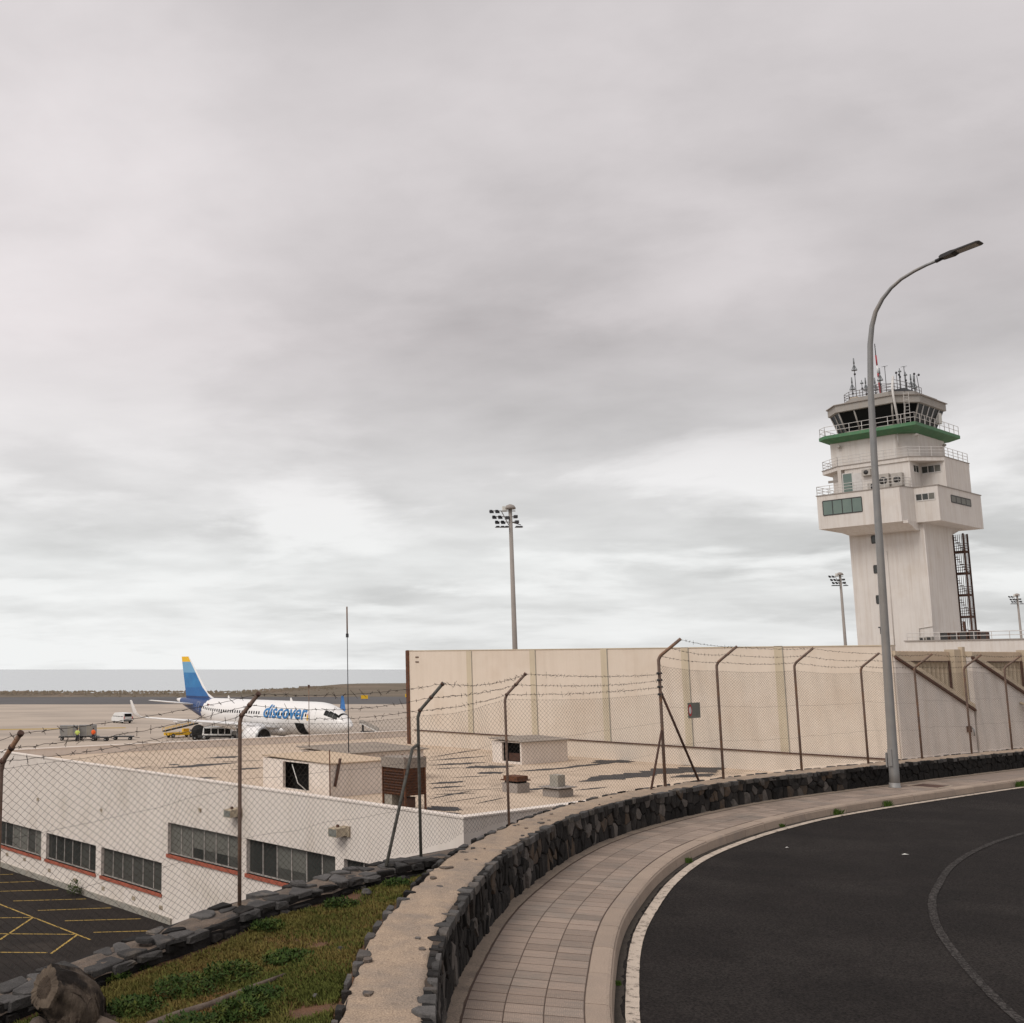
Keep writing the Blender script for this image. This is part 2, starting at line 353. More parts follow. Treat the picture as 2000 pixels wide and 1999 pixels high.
def copy_tree(o, parent=None):
    c = o.copy(); COL.objects.link(c); c.parent = parent
    for ch in list(o.children): copy_tree(ch, c)
    return c
def nzv(x, y, z=0.): return mnoise.noise(Vector((x, y, z)))
def catmull(pts, step):
    P = [Vector((*p, 0)) if len(p) == 2 else Vector(p) for p in pts]; P = [P[0] * 2 - P[1]] + P + [P[-1] * 2 - P[-2]]; out = []
    for i in range(1, len(P) - 2):
        for k in range(40):
            t = k / 40; a, b, c, d = P[i - 1], P[i], P[i + 1], P[i + 2]
            out.append(.5 * ((2 * b) + (c - a) * t + (2 * a - 5 * b + 4 * c - d) * t * t + (3 * b - a - 3 * c + d) * t ** 3))
    out.append(P[-2]); res = [out[0]]; acc = 0.
    L = [0.]
    for a, b in zip(out, out[1:]): L.append(L[-1] + (b - a).length)
    n = int(L[-1] / step); xs = np.linspace(0, L[-1], n + 1); A = np.array([tuple(p) for p in out])
    return np.stack([np.interp(xs, L, A[:, k]) for k in range(3)], 1), xs
class Curve:
    def __init__(s, pts, step=.05):
        s.P, s.x = catmull(pts, step); s.L = s.x[-1]; T = np.gradient(s.P, axis=0); s.T = T / np.linalg.norm(T, axis=1)[:, None]
        k = np.ones(21) / 21
        for c in range(2): s.T[10:-10, c] = np.convolve(s.T[:, c], k, 'valid')
        s.T /= np.linalg.norm(s.T, axis=1)[:, None]
    def at(s, d, off=0., z=0.):      # off > 0 is to the right of travel
        p = [np.interp(d, s.x, s.P[:, k]) for k in range(2)]; t = [np.interp(d, s.x, s.T[:, k]) for k in range(2)]
        n = math.hypot(*t); return (p[0] + t[1] / n * off, p[1] - t[0] / n * off, z)
    def near(s, x, y): return float(s.x[np.argmin((s.P[:, 0] - x) ** 2 + (s.P[:, 1] - y) ** 2)])
def strip(curve, s0, s1, offs, zf, step=.2, mb=None):
    """ribbon along a curve; offs list of offsets (number or function of s), zf(s, k) gives z"""
    mb = mb or MB(); n = max(2, int((s1 - s0) / step)); b = len(mb.v); m = len(offs)
    for i in range(n + 1):
        s_ = s0 + (s1 - s0) * i / n
        for k, o in enumerate(offs): mb.v.append(curve.at(s_, o(s_) if callable(o) else o, zf(s_, k)))
    for i in range(n):
        for k in range(m - 1): mb.face([b + i * m + k, b + i * m + k + 1, b + (i + 1) * m + k + 1, b + (i + 1) * m + k])
    return mb
def voronoi(seeds, x0, x1, y0, y1, rad):
    """clipped Voronoi cells of 2D seeds in a rectangle"""
    S = np.array(seeds); cells = []
    for i, p in enumerate(S):
        poly = [(x0, y0), (x1, y0), (x1, y1), (x0, y1)]
        d = np.linalg.norm(S - p, axis=1); near = np.argsort(d)[1:26]
        poly = [(min(max(a, p[0] - rad), p[0] + rad), b) for a, b in poly]
        for j in near:
            if d[j] > rad * 2.2: break
            m = (p + S[j]) / 2; nx, ny = S[j] - p; res = []
            for a, b in zip(poly, poly[1:] + poly[:1]):
                da = (a[0] - m[0]) * nx + (a[1] - m[1]) * ny; db = (b[0] - m[0]) * nx + (b[1] - m[1]) * ny
                if da <= 0: res.append(a)
                if (da < 0 < db) or (db < 0 < da): t = da / (da - db); res.append((a[0] + (b[0] - a[0]) * t, a[1] + (b[1] - a[1]) * t))
            poly = res
            if len(poly) < 3: break
        if len(poly) >= 3: cells.append((i, poly))
    return cells

# ============================================================ THE SETTING
APR = -7.5            # apron level
def sheet(name, poly, z, mat, kind='structure'):
    mb = MB(); mb.v = [(x, y, z) for x, y in poly]; mb.face(range(len(poly))); return mb.build(name, mat, kind=kind)
sheet('sea', [(-60000, 300), (60000, 300), (60000, 70000), (-60000, 70000)], -48, 'sea')
# airfield land: low plateau that ends at the shore, uneven scrubby rim
def land():
    xs = np.linspace(-420, 900, 111); mb = MB(); rows = []
    for x in xs:
        far = 452 + max(0, min(1, (x + 10) / 70)) * 190 + nzv(x * .02, 3.) * 14 + nzv(x * .11, 9.) * 5
        bank = .2 + max(0, min(1, (x - 5) / 60)) * 1.6
        col = []
        for k, t in enumerate((0, .3, .42, .52, .64, .76, .88, .95, 1.0, 1.05)):
            y = -300 + (far + 300) * t; rise = max(0, (t - .9) / .1) if t <= 1 else 0
            z = APR - .12 + (bank + nzv(x * .09, t * 50) * .9) * rise
            if t > 1: z = -50
            col.append((x, y, z))
        rows.append(col)
    n = len(rows[0])
    for r in rows: mb.v += r
    for i in range(len(rows) - 1):
        for k in range(n - 1): mb.face([i * n + k, (i + 1) * n + k, (i + 1) * n + k + 1, i * n + k + 1])
    mb.build('terrain', 'scrub_ground', kind='structure')
land()
sheet('land_inland', [(-3000, -3000), (3000, -3000), (3000, -290), (-3000, -290)], APR - .3, 'scrub_ground')
sheet('runway', [(-400, 302), (880, 330), (880, 425), (-400, 374)], APR + .02, 'runway')
sheet('apron', [(-400, 52), (-12, 52), (8, 68), (60, 60), (300, 20), (880, 20), (880, 330), (-400, 302)], APR, 'apron')
# scrub on the shore bank
def scrub():
    V, F = [], []
    for _ in range(2600):
        x = random.uniform(-140, 130); far = 452 + max(0, min(1, (x + 10) / 70)) * 190
        y = far - abs(random.gauss(0, 1)) * 22 - 2; r = random.uniform(.3, .9); z = APR + .0 + max(0, (y + 300) / (far + 300) - .9) / .1 * .7
        b = len(V)
        for k in range(5): a = k * 1.257 + random.random(); V.append((x + r * math.cos(a), y + r * math.sin(a), z))
        V.append((x + random.uniform(-.3, .3), y, z + r * random.uniform(.5, 1.0)))
        F += [(b + k, b + (k + 1) % 5, b + 5) for k in range(5)]
    o = link('scrub', np_mesh('scrub', V, F, 'scrub_ground')); tag(o, 'low scrub bushes on the bank between the runway and the sea', 'scrub', kind='stuff')
scrub()
# apron paint
for n, pl, m in (('taxi_line', [(-60, 175), (-22, 186), (-22.5, 188.5), (-62, 178)], 'yellow_paint'), ('taxi_line', [(8, 262), (22, 262), (22, 260.5), (8, 260.5)], 'yellow_paint'), ('taxi_line', [(40, 330), (62, 331), (62, 333), (40, 332)], 'yellow_paint'),
                 ('stand_marking', [(-19.5, 138), (-10, 137), (-8.5, 128), (-18, 128)], 'paint_white'), ('stand_marking', [(-12.5, 140), (-5, 140), (-4, 133), (-11, 133)], 'paint_white')):
    if m == 'paint_white':
        mb = MB()
        for k in range(7):
            t0, t1 = k / 7, k / 7 + .09
            A_, B_, C_, D_ = [Vector((*p, APR + .012)) for p in pl]
            mb.quad(A_.lerp(B_, t0), A_.lerp(B_, t1), D_.lerp(C_, t1), D_.lerp(C_, t0))
        mb.quad(A_, B_, B_ + Vector((0, -.5, .002)), A_ + Vector((0, -.5, .002))); mb.build(n, m, kind='structure')
    else: sheet(n, pl, APR + .012, m)
# runway edge signs
for x, y, lb in ((52, 372, 'small yellow airfield sign beyond the runway beside the beige wall end'), (35, 352, 'small yellow airfield sign beyond the apron, nearer the airliner than the beige wall')):
    t = thing('airfield_sign', lb, 'sign', (x, y, APR)); box(-1.1, 1.1, -.1, .1, .4, 1.5).build('panel', 'bright_yellow', t)
    for s in (-.8, .8): box(s - .05, s + .05, -.05, .05, -.1, .4).build('leg', 'dark_metal', t)
# far breakwater
mb = MB(); mb.box(30, 62, 760, 764, -50, -9.5); mb.build('breakwater', 'mast_concrete', kind='structure')

# ---------------------------------------------------------------- the bend: pavement, kerb, road
C = Curve([(.42, 1.0), (.60, 3.2), (.86, 5.6), (1.33, 8.1), (1.93, 10.0), (2.56, 11.65), (3.25, 13.1), (4.08, 14.65), (5.1, 16.25), (6.3, 17.75), (7.9, 19.45), (10.0, 21.3), (14.03, 24.2), (19.4, 27.9), (27, 33.2)])
ROAD = -.14
pts = [C.at(s, 1.10) for s in np.arange(0, C.L + .01, .4)]
rd = MB(); rd.v = [(x, y, ROAD) for x, y, _ in pts] + [(60, 56, ROAD), (60, -25, ROAD), (.9, -25, ROAD)]; rd.face(range(len(rd.v))); rd.build('road', 'asphalt', kind='structure')
strip(C, 0, C.L, [lambda s: 1.18, lambda s: 1.25 + .03 * nzv(s * 2.3, 1) + .03 * nzv(s * 9, 4)], lambda s, k: ROAD + .004, .08).build('gutter_dirt', 'gutter_dirt', kind='stuff')
bpy.data.objects['gutter_dirt'].update_tag() ; tag(bpy.data.objects['gutter_dirt'], 'dark strip of grit lying in the gutter along the kerb', 'dirt')
mb = MB()
offA = lambda s: 1.272 + .006 * nzv(s * 6, 11); offB = lambda s: 1.378 + .006 * nzv(s * 6, 5)
strip(C, 0, C.L, [offA, offB], lambda s, k: ROAD + .008, .1, mb); mb.build('edge_line', 'line_white', kind='structure')
CL = Curve([(5.35, 6.6), (5.56, 7.8), (5.83, 8.75), (6.18, 9.69), (6.66, 10.82), (7.14, 11.8), (7.77, 12.87), (8.39, 13.75), (9.43, 15.1), (10.79, 16.55), (12.52, 18.05), (16, 20.6)])
strip(CL, 0, CL.L, [lambda s: -.04 + .008 * nzv(s * 5, 2), lambda s: .04 + .008 * nzv(s * 5, 7)], lambda s, k: ROAD + .006, .1).build('centre_line', 'line_worn', kind='structure')
# pavement base and tiles
S0 = C.near(1.22, 7.55)
pv = MB(); strip(C, 0, C.L, [-.05, 0.0, .10, .115, .985], lambda s, k: (.004 + .012 * nzv(s * 4, k) * (k < 2)) if k < 3 else -.003, .15, pv)
strip(C, 0, C.L, [-.02, .06, lambda s: .112 + .008 * nzv(s * 5, 3)], lambda s, k: .012 - .004 * k, .12).build('pavement_edge', 'pavement_edge', kind='structure')
pav = pv.build('pavement', 'sidewalk_mortar', kind='structure')
row, cw, J = .238, .285, .0042; JR = .0105
k = 0; far = MB()
for i in range(int((C.L - S0) / row)):
    s0 = S0 + i * row
    for c in range(3):
        o0 = .125 + c * cw + J; o1 = o0 + cw - 2 * J; dz = random.uniform(0, .0012)
        a, b, c_, d = [Vector(C.at(s, o)) for s, o in ((s0 + JR, o0), (s0 + JR, o1), (s0 + row - JR, o1), (s0 + row - JR, o0))]
        cen_ = (a + b + c_ + d) / 4; me = bpy.data.meshes.new('tile')
        q = [a - cen_, b - cen_, c_ - cen_, d - cen_]; e = .0015
        V = [(p.x, p.y, -.03) for p in q] + [(p.x, p.y, -e) for p in q] + [(p.x * .985, p.y * .985, 0) for p in q]
        F = [(8, 9, 10, 11)] + [(r * 4 + j, r * 4 + (j + 1) % 4, r * 4 + 4 + (j + 1) % 4, r * 4 + 4 + j) for r in (0, 1) for j in range(4)]
        me.from_pydata(V, [], F); me.materials.append(M['sidewalk_tile']); ul = me.uv_layers.new(name='UVMap')
        uvs = [(0, 0), (1, 0), (1, 1), (0, 1)]
        for lp in me.loops: ul.data[lp.index].uv = uvs[lp.vertex_index % 4]
        if k < 300: t = link('tile', me, pav); t.location = cen_ + Vector((0, 0, dz)); t.rotation_euler = (random.uniform(-.002, .002), random.uniform(-.002, .002), 0)
        else:
            b_ = len(far.v); far.v += [(x + cen_.x, y + cen_.y, z) for x, y, z in V]
            for f_ in F: far.face([b_ + q_ for q_ in f_])
        k += 1
far.build('tile_field', 'sidewalk_tile', pav, 'stuff')
# kerb
kb = strip(C, 0, C.L, [.99, 1.0, 1.165, 1.17], lambda s, k: -.2 if k in (0, 3) else -.012, .3).build('kerb', 'sidewalk_mortar', kind='structure')
s = C.near(.95, 6.2)
while s < C.L - .8:
    ln = .92 if s > 4 else .92; g = .005; mb = MB(); n = 4; rings = []
    for i in range(n + 1):
        t = s + g + (ln - 2 * g) * i / n
        rings.append([C.at(t, o, z) for o, z in ((.985, -.25), (.985, -.006), (.992, 0), (1.135, 0), (1.16, -.008), (1.178, -.028), (1.20, ROAD - .08), (1.20, -.25))])
    mb.loft(rings); o = mb.build('kerb_stone', 'kerb_stone', kb); o.location = (0, 0, random.uniform(-.003, .003)); s += ln
# manhole plate and litter
t = thing('manhole_cover', 'rust brown steel manhole cover set in the pavement beside the street lamp', 'manhole cover', (*C.at(C.near(14.25, 24.2), .62)[:2], .0), math.atan2(.6, .8))
box(-.32, .32, -.27, .27, -.01, .006).build('plate', 'rust_and_shade', t); mb = MB()
for q in ((-.36, .36, -.31, -.275), (-.36, .36, .275, .31), (-.36, -.325, -.275, .275), (.325, .36, -.275, .275)): mb.box(*q, -.01, .004)
mb.build('frame', 'tan_concrete', t)
for x, y, r, lb in ((9.3, 15.95, .055, 'white paper scrap lying alone on the dark road'), (7.9, 16.55, .028, 'small pale scrap on the road nearer the kerb than the paper scrap')):
    mb = MB(); mb.v = [(x - r, y, ROAD + .006), (x + .2 * r, y - .5 * r, ROAD + .012), (x + 1.1 * r, y + .1 * r, ROAD + .004), (x + .1 * r, y + .45 * r, ROAD + .018)]; mb.face((0, 1, 2, 3)); tag(mb.build('litter', 'litter'), lb, 'litter')

# ---------------------------------------------------------------- roadside wall of basalt
def wtop(s):      # top of the wall above the pavement
    y = C.at(s)[1]; return float(np.interp(y, [6, 12, 17, 22, 40], [.56, .56, .50, .43, .41]))
WTH = .56
W1 = thing('stone_wall', 'curved roadside wall of dark basalt stones with a sandy mortar top', 'stone wall', (2.3, 11, 0))
def absbuild(mb, name, mat, parent, kind=None):     # mesh given in world space under a plain, unrotated root
    px, py, pz = parent.location; mb.v = [(x - px, y - py, z - pz) for x, y, z in mb.v]
    o = link(name, mb.mesh(name, mat), parent)
    if kind: o['kind'] = kind
    return o
SW = C.near(.9, 4.8)
core = strip(C, SW, C.L, [-.03, -.03, -WTH + .05, -WTH + .05], lambda s, k: (-.4, wtop(s) - .035, wtop(s) - .035, -2.6)[k], .25); absbuild(core, 'core', 'wall_core', W1)
cap = MB(); cap.smooth = True; nO = 15
def cap_z(s, k):
    o = k / (nO - 1); edge = min(o, 1 - o)
    return wtop(s) - .012 + .016 * nzv(s * 2.1, o * 3, 2) + .010 * nzv(s * 7, o * 8, 5) - (.07 if k in (0, nO - 1) else .012 * max(0, 1 - edge * 8))
offs = [(lambda s, o=o: -WTH + .03 + (WTH - .05) * o + (.03 * nzv(s * 2.6, o) + .018 * nzv(s * 8, o)) * (abs(o - .5) > .3)) for o in np.linspace(0, 1, nO)]
strip(C, SW, C.L, offs, cap_z, .05, cap); absbuild(cap, 'mortar_cap', 'wall_mortar', W1)
def stone_mesh(poly, to_world, out, prot, joint, jit=.2):
    """one stone: cell polygon (2D) shrunk by the joint, domed outwards"""
    c = np.mean(poly, 0); P = []
    for p in poly:
        v = np.array(p) - c; l = np.linalg.norm(v) + 1e-6; P.append(c + v * max(.3, (l - joint) / l))
    # cut corners so the outline is not a plain polygon
    Q = []
    for i in range(len(P)): a, b, d = P[i - 1], P[i], P[(i + 1) % len(P)]; cc = random.uniform(.05, .16); Q += [b + (a - b) * cc, b + (d - b) * cc]
    rings = []
    for sc_, dp in ((1.0, -.03), (.995, prot * .55), (.91, prot * random.uniform(.85, 1.0))):
        rings.append([to_world(*(c + (q - c) * sc_ * (1 + random.uniform(-.03, .03) * (sc_ < .95))), dp + random.uniform(-jit, jit) * prot * (sc_ < .95)) for q in Q])
    mb = MB(); mb.loft(rings, caps=False); n = len(Q); b = len(mb.v); mb.v.append(to_world(*c, prot * random.uniform(.8, 1.3)))
    for k in range(n): mb.face((b - n + k, b - n + (k + 1) % n, b))
    return mb
def stone_mat():
    r = random.random(); return 'basalt' if r < .70 else 'basalt_pale' if r < .86 else 'basalt_brown'
def merge(target, mb):
    b = len(target.v); target.v += mb.v
    for f, sm in zip(mb.f, mb.sm): target.f.append(tuple(i + b for i in f)); target.m.append(0); target.sm.append(sm)
# face stones: seeds in (s, height fraction)
seeds = []; s = SW
while s < C.L:
    near_ = s < C.near(5, 16); sx = random.uniform(.07, .16) if near_ else random.uniform(.13, .27)
    rows_ = random.choice((1, 2, 2, 3)) if near_ else random.choice((2, 2, 3, 3))
    for r_ in range(rows_): seeds.append((s + random.uniform(-.07, .07), (r_ + .5 + random.uniform(-.28, .28)) / rows_ * .56))
    s += sx
cells = voronoi(seeds, SW, C.L, 0.0, .56, .35)
cells.sort(key=lambda c: seeds[c[0]][0]); rest = MB(); cnt = 0
for i, poly in cells:
    f = lambda a, h, d: C.at(a, -.03 + d, h / .56 * (wtop(a) - .0) - .01)
    mb = stone_mesh(poly, f, 1, random.uniform(.018, .055), random.uniform(.004, .012))
    sx = seeds[i][0]
    if sx > C.near(1.1, 6.8) and cnt < 300: absbuild(mb, 'stone', stone_mat(), W1); cnt += 1
    else: merge(rest, mb)
absbuild(rest, 'stone_field', 'basalt', W1, 'stuff')
# flat slabs showing along both top edges, flush with the mortar
for side in (0, 1):
    s = SW; cnt = 0
    while s < C.L - .5 and cnt < 230:
        ln = random.uniform(.05, .24) * (1 if s < 12 else 1.2); wd = random.uniform(.03, .14) if side == 0 else random.uniform(.025, .10)
        e_ = .022 if side == 0 else -WTH + .012; sg = -1 if side == 0 else 1
        poly = [(s, e_), (s + ln * .5, e_ - sg * random.uniform(0, .006)), (s + ln, e_), (s + ln * random.uniform(.9, 1.02), e_ + sg * wd * random.uniform(.55, 1.0)), (s + ln * random.uniform(.45, .7), e_ + sg * wd * random.uniform(.85, 1.1)), (s + ln * random.uniform(.1, .3), e_ + sg * wd * random.uniform(.7, 1.0)), (s + ln * random.uniform(-.03, .1), e_ + sg * wd * random.uniform(.4, .8))]
        zt = random.uniform(-.014, .004); mb = MB(); rings = []; tl = random.uniform(-.04, .04); cs = np.mean(poly, 0)
        for sc_, dz in ((1, -.07), (1.0, -.008), (.95, .0)): rings.append([C.at(*(cs + (np.array(p) - cs) * sc_), wtop(s) + zt + dz + tl * (p[1] - cs[1]) + random.uniform(-.003, .003)) for p in poly])
        mb.loft(rings); absbuild(mb, 'edge_stone', random.choice(('basalt_slab', 'basalt_slab', 'basalt', 'basalt_pale')), W1); cnt += 1
        s += ln * random.uniform(.9, 1.25) + (random.uniform(0, .04) if random.random() < (.6 if side == 0 else .3) else random.uniform(.03, .16 if side == 0 else .3))

# stones set in the mortar top
for _ in range(24):
    s_ = random.uniform(SW, C.near(6, 17.5)); o_ = random.uniform(-WTH + .1, -.1); r_ = random.uniform(.015, .05); n = 7; rr = [r_ * random.uniform(.6, 1.2) for _ in range(n)]
    mb = MB(); mb.loft([[C.at(s_ + 1.3 * q * math.cos(k * .9), o_ + q * math.sin(k * .9), wtop(s_) + z) for k, q in enumerate(rr)] for z in (-.03, random.uniform(-.006, .004))]); absbuild(mb, 'cap_stone', random.choice(('basalt_slab', 'basalt_pale', 'wall_mortar_dark', 'wall_mortar_dark')), W1)

# ---------------------------------------------------------------- lower wall between bank and drop
C2 = Curve([(-5.0, 3.9), (-3.4, 5.65), (-1.76, 7.60), (-.14, 9.52), (.8, 10.7), (1.74, 11.72), (2.35, 12.3)])
def w2top(y): return float(np.interp(y, [4, 7.6, 9.52, 11.75, 13], [.02, .33, .52, .55, .55]))
W2 = thing('stone_wall', 'low rough wall of loose dark slabs between the grassy bank and the car park', 'stone wall', (0, 9.7, 0))
t2 = lambda s: w2top(C2.at(s)[1])
core = strip(C2, 0, C2.L, [.17, .165, -.17, -.18], lambda s, k: (-.3, t2(s) - .03, t2(s) - .03, -6.4)[k], .2); absbuild(core, 'core', 'wall_core', W2)
cap = MB(); cap.smooth = True
strip(C2, 0, C2.L, [(lambda s, o=o: o + .02 * nzv(s * 5, o * 9)) for o in np.linspace(.172, -.172, 9)], lambda s, k: t2(s) - .022 + .014 * nzv(s * 6, k * .7) - (.05 if k in (0, 8) else 0), .06, cap); absbuild(cap, 'mortar_cap', 'wall_mortar_dark', W2)
seeds = []; s = 0.
while s < C2.L:
    for o in (-.13, -.02, .10):
        if random.random() < .8: seeds.append((s + random.uniform(-.08, .08), o + random.uniform(-.05, .05)))
    s += random.uniform(.17, .36)
for i, poly in voronoi(seeds, 0, C2.L, -.195, .18, .3):
    if random.random() < .34: continue
    up = random.uniform(-.006, .022); tl = random.uniform(-.05, .05); s_ = seeds[i][0]
    mb = stone_mesh(poly, lambda a, o, d: C2.at(a, o, t2(a) - .028 + up + d + tl * (o + (a - s_) * .4)), 1, .013, random.uniform(.006, .03), .12)
    absbuild(mb, 'stone', 'basalt_slab' if random.random() < .8 else 'basalt', W2)
for c_ in range(3):       # rough courses of the face above the grass
    s = C2.near(-3, 6.1) + random.uniform(0, .2)
    while s < C2.L - .05:
        ln = random.uniform(.10, .34); hh = random.uniform(.045, .085); zb = -.005 - c_ * .082 + random.uniform(-.02, .008); za = zb - hh
        poly = [(s + .006, za), (s + ln - .006, za + random.uniform(-.02, .02)), (s + ln - random.uniform(.004, .03), zb + random.uniform(-.02, .005)), (s + random.uniform(.004, .03), zb)]
        mb = stone_mesh(poly, lambda a, h, d: C2.at(a, .15 + d * 1.1, t2(a) + h), 1, random.uniform(.015, .06), .005); absbuild(mb, 'stone', 'basalt' if random.random() < .7 else 'basalt_slab', W2); s += ln * random.uniform(.95, 1.1)
# a few loose flat stones on its top
for a, o, r in ((C2.near(-.9, 8.6), .05, .07), (C2.near(.5, 10.2), -.05, .08), (C2.near(1.3, 11.2), .08, .06), (C2.near(-1.4, 8.0), 0, .06)):
    p = C2.at(a, o, t2(a) + .004); mb = MB(); rr = [r * random.uniform(.7, 1.2) for _ in range(7)]
    mb.loft([[(p[0] + q * sc_ * math.cos(k * .9), p[1] + q * sc_ * math.sin(k * .9), p[2] + z) for k, q in enumerate(rr)] for sc_, z in ((1, 0), (1, .02), (.8, .032))])
    tag(mb.build('loose_stone', 'basalt_slab'), 'loose flat stone lying on top of the low slab wall', 'stone', 'loose stones on the low wall')

# ---------------------------------------------------------------- grassy bank
def dist_curve(cv, x, y):
    i = np.argmin((cv.P[:, 0] - x) ** 2 + (cv.P[:, 1] - y) ** 2); dx, dy = x - cv.P[i, 0], y - cv.P[i, 1]; t = cv.T[i]
    return dx * t[1] - dy * t[0], float(np.hypot(dx, dy))      # signed: + right of travel
def bank_z(x, y):
    a, da = dist_curve(C2, x, y); b, db = dist_curve(C, x, y); d2_ = max(0, da - .2); d1_ = max(0, db - WTH); w_ = d2_ / (d1_ + d2_ + 1e-6)
    z = (1 - w_) * (w2top(y) - .135) + w_ * .475
    return z + .03 * nzv(x * 1.3, y * 1.3, 4) + .012 * nzv(x * 5, y * 5, 1)
gx, gy = np.arange(-5, 2.6, .11), np.arange(2.2, 12.6, .11); idx = {}; mb = MB(); mb.smooth = True
for i, x in enumerate(gx):
    for j, y in enumerate(gy):
        a, _ = dist_curve(C2, x, y); b, db = dist_curve(C, x, y)
        if a > -.12 and b < -.2: idx[i, j] = len(mb.v); mb.v.append((x, y, bank_z(x, y)))
for (i, j) in list(idx):
    q = [(i, j), (i + 1, j), (i + 1, j + 1), (i, j + 1)]
    if all(k in idx for k in q): mb.face([idx[k] for k in q])
mb.build('bank_soil', 'soil', kind='structure')
def blades(name, n, mat, hmin, hmax, wid, dens, lean=.6, label=None):
    V, F = [], []; made = 0; tries = 0
    while made < n and tries < n * 12:
        tries += 1
        y = random.uniform(5.3, 12.2) if random.random() < .75 else random.uniform(5.3, 8.5); x = random.uniform(-2.9, 2.2)
        if abs(x) / y > .36: continue
        if random.random() > dens(x, y): continue
        a, da = dist_curve(C2, x, y); b, db = dist_curve(C, x, y)
        if a < .24 or b > -WTH - .02: continue
        z = bank_z(x, y) - .004; made += 1
        for _ in range(3):
            az = random.uniform(0, 6.283); h = random.uniform(hmin, hmax); l = h * random.uniform(.2, lean * 1.6); w_ = wid * random.uniform(.6, 1.3)
            px, py = x + random.uniform(-.015, .015), y + random.uniform(-.015, .015); dx, dy = math.cos(az), math.sin(az); k = len(V)
            V += [(px - dy * w_, py + dx * w_, z), (px + dy * w_, py - dx * w_, z), (px + dx * l * .5 + dy * w_ * .8, py + dy * l * .5 - dx * w_ * .8, z + h * .7), (px + dx * l, py + dy * l, z + h)]
            F += [(k, k + 1, k + 2, k + 3)]
    o = link(name, np_mesh(name, V, F, mat)); tag(o, label, 'grass', kind='stuff')
gd = lambda x, y: nzv(x * 1.1 + 4, y * 1.1) * 1.1 + nzv(x * 4, y * 4, 3) * .5
bare = lambda x, y: max(0, 1 - math.hypot(x - .75, (y - 10.35) * .8) / .55) + max(0, 1 - math.hypot(x + .15, (y - 6.2)) / .5) + max(0, 1 - math.hypot(x + .9, (y - 6.2)) / .4) + max(0, 1 - math.hypot(x - .35, (y - 6.9)) / .3) + max(0, 1 - math.hypot(x - .5, (y - 8.6)) / .22) + max(0, 1 - math.hypot(x - 1.25, (y - 11.0) * .7) / .35) + max(0, nzv(x * 2.2, y * 2.2, 8)) * .4
blades('grass', 36000, 'grass_green', .012, .042, .004, lambda x, y: min(1, max(.05, .42 + gd(x, y))) * max(0, 1 - 1.3 * bare(x, y)), label='short patchy green grass on the bank between the two walls')
blades('dry_grass', 34000, 'grass_dry', .010, .034, .004, lambda x, y: min(1, max(.08, .5 - gd(x, y))) * max(0, 1 - 1.1 * bare(x, y)), label='yellow brown dry ground cover among the bank grass')
def leaf_clump(n, r, h, size):
    V, F = [], []
    for _ in range(n):
        a = random.uniform(0, 6.283); q = math.sqrt(random.random()) * r; zz = random.random() ** .7 * h * 1.2 * (1 - .5 * (q / r) ** 2) + .005; x, y = q * math.cos(a), q * math.sin(a)
        d = Vector((random.gauss(0, 1), random.gauss(0, 1), random.gauss(.6, .6))).normalized(); u = d.cross(Vector((0, 0, 1))).normalized(); l = size * random.uniform(.6, 1.3); k = len(V); p = Vector((x, y, zz))
        V += [tuple(p), tuple(p + d * l * .5 + u * l * .28), tuple(p + d * l), tuple(p + d * l * .5 - u * l * .28)]; F.append((k, k + 1, k + 2, k + 3))
    return np_mesh('foliage', V, F, 'weed_leaf')
for (x, y, r, h) in ((-.36, 6.72, .24, .10), (-.10, 6.95, .18, .09), (-.62, 6.42, .2, .08), (-.45, 7.75, .26, .09), (-.15, 7.95, .22, .09), (-.78, 7.45, .2, .07), (.05, 7.3, .16, .06), (-1.05, 8.25, .13, .07), (-.9, 8.5, .12, .06), (.25, 8.15, .2, .06), (.75, 9.9, .16, .07), (-1.35, 6.75, .22, .06), (.1, 9.25, .14, .06), (1.35, 10.6, .15, .06)):
    o = link('weed', leaf_clump(int(5200 * r), r, h, .030)); o.location = (x, y, bank_z(x, y) - .01); tag(o, 'low dark green leafy weed clump growing in the bank grass', 'weed', 'weeds on the bank')
# pebbles on the bank
for (x, y, r) in ((1.02, 10.35, .055), (.62, 8.25, .03), (.1, 6.3, .03), (.95, 10.9, .04), (.38, 7.2, .025), (1.3, 11.3, .05)):
    mb = MB(); mb.loft([[(q * sc_ * math.cos(k * 1.05), q * sc_ * math.sin(k * 1.05), z) for k, q in enumerate([r * random.uniform(.75, 1.2) for _ in range(6)])] for sc_, z in ((.9, -.01), (1, r * .4), (.6, r * .95))])
    o = tag(mb.build('stone', 'basalt_slab'), 'small grey stone lying loose on the grassy bank', 'stone', 'loose stones on the bank'); o.location = (x, y, bank_z(x, y))
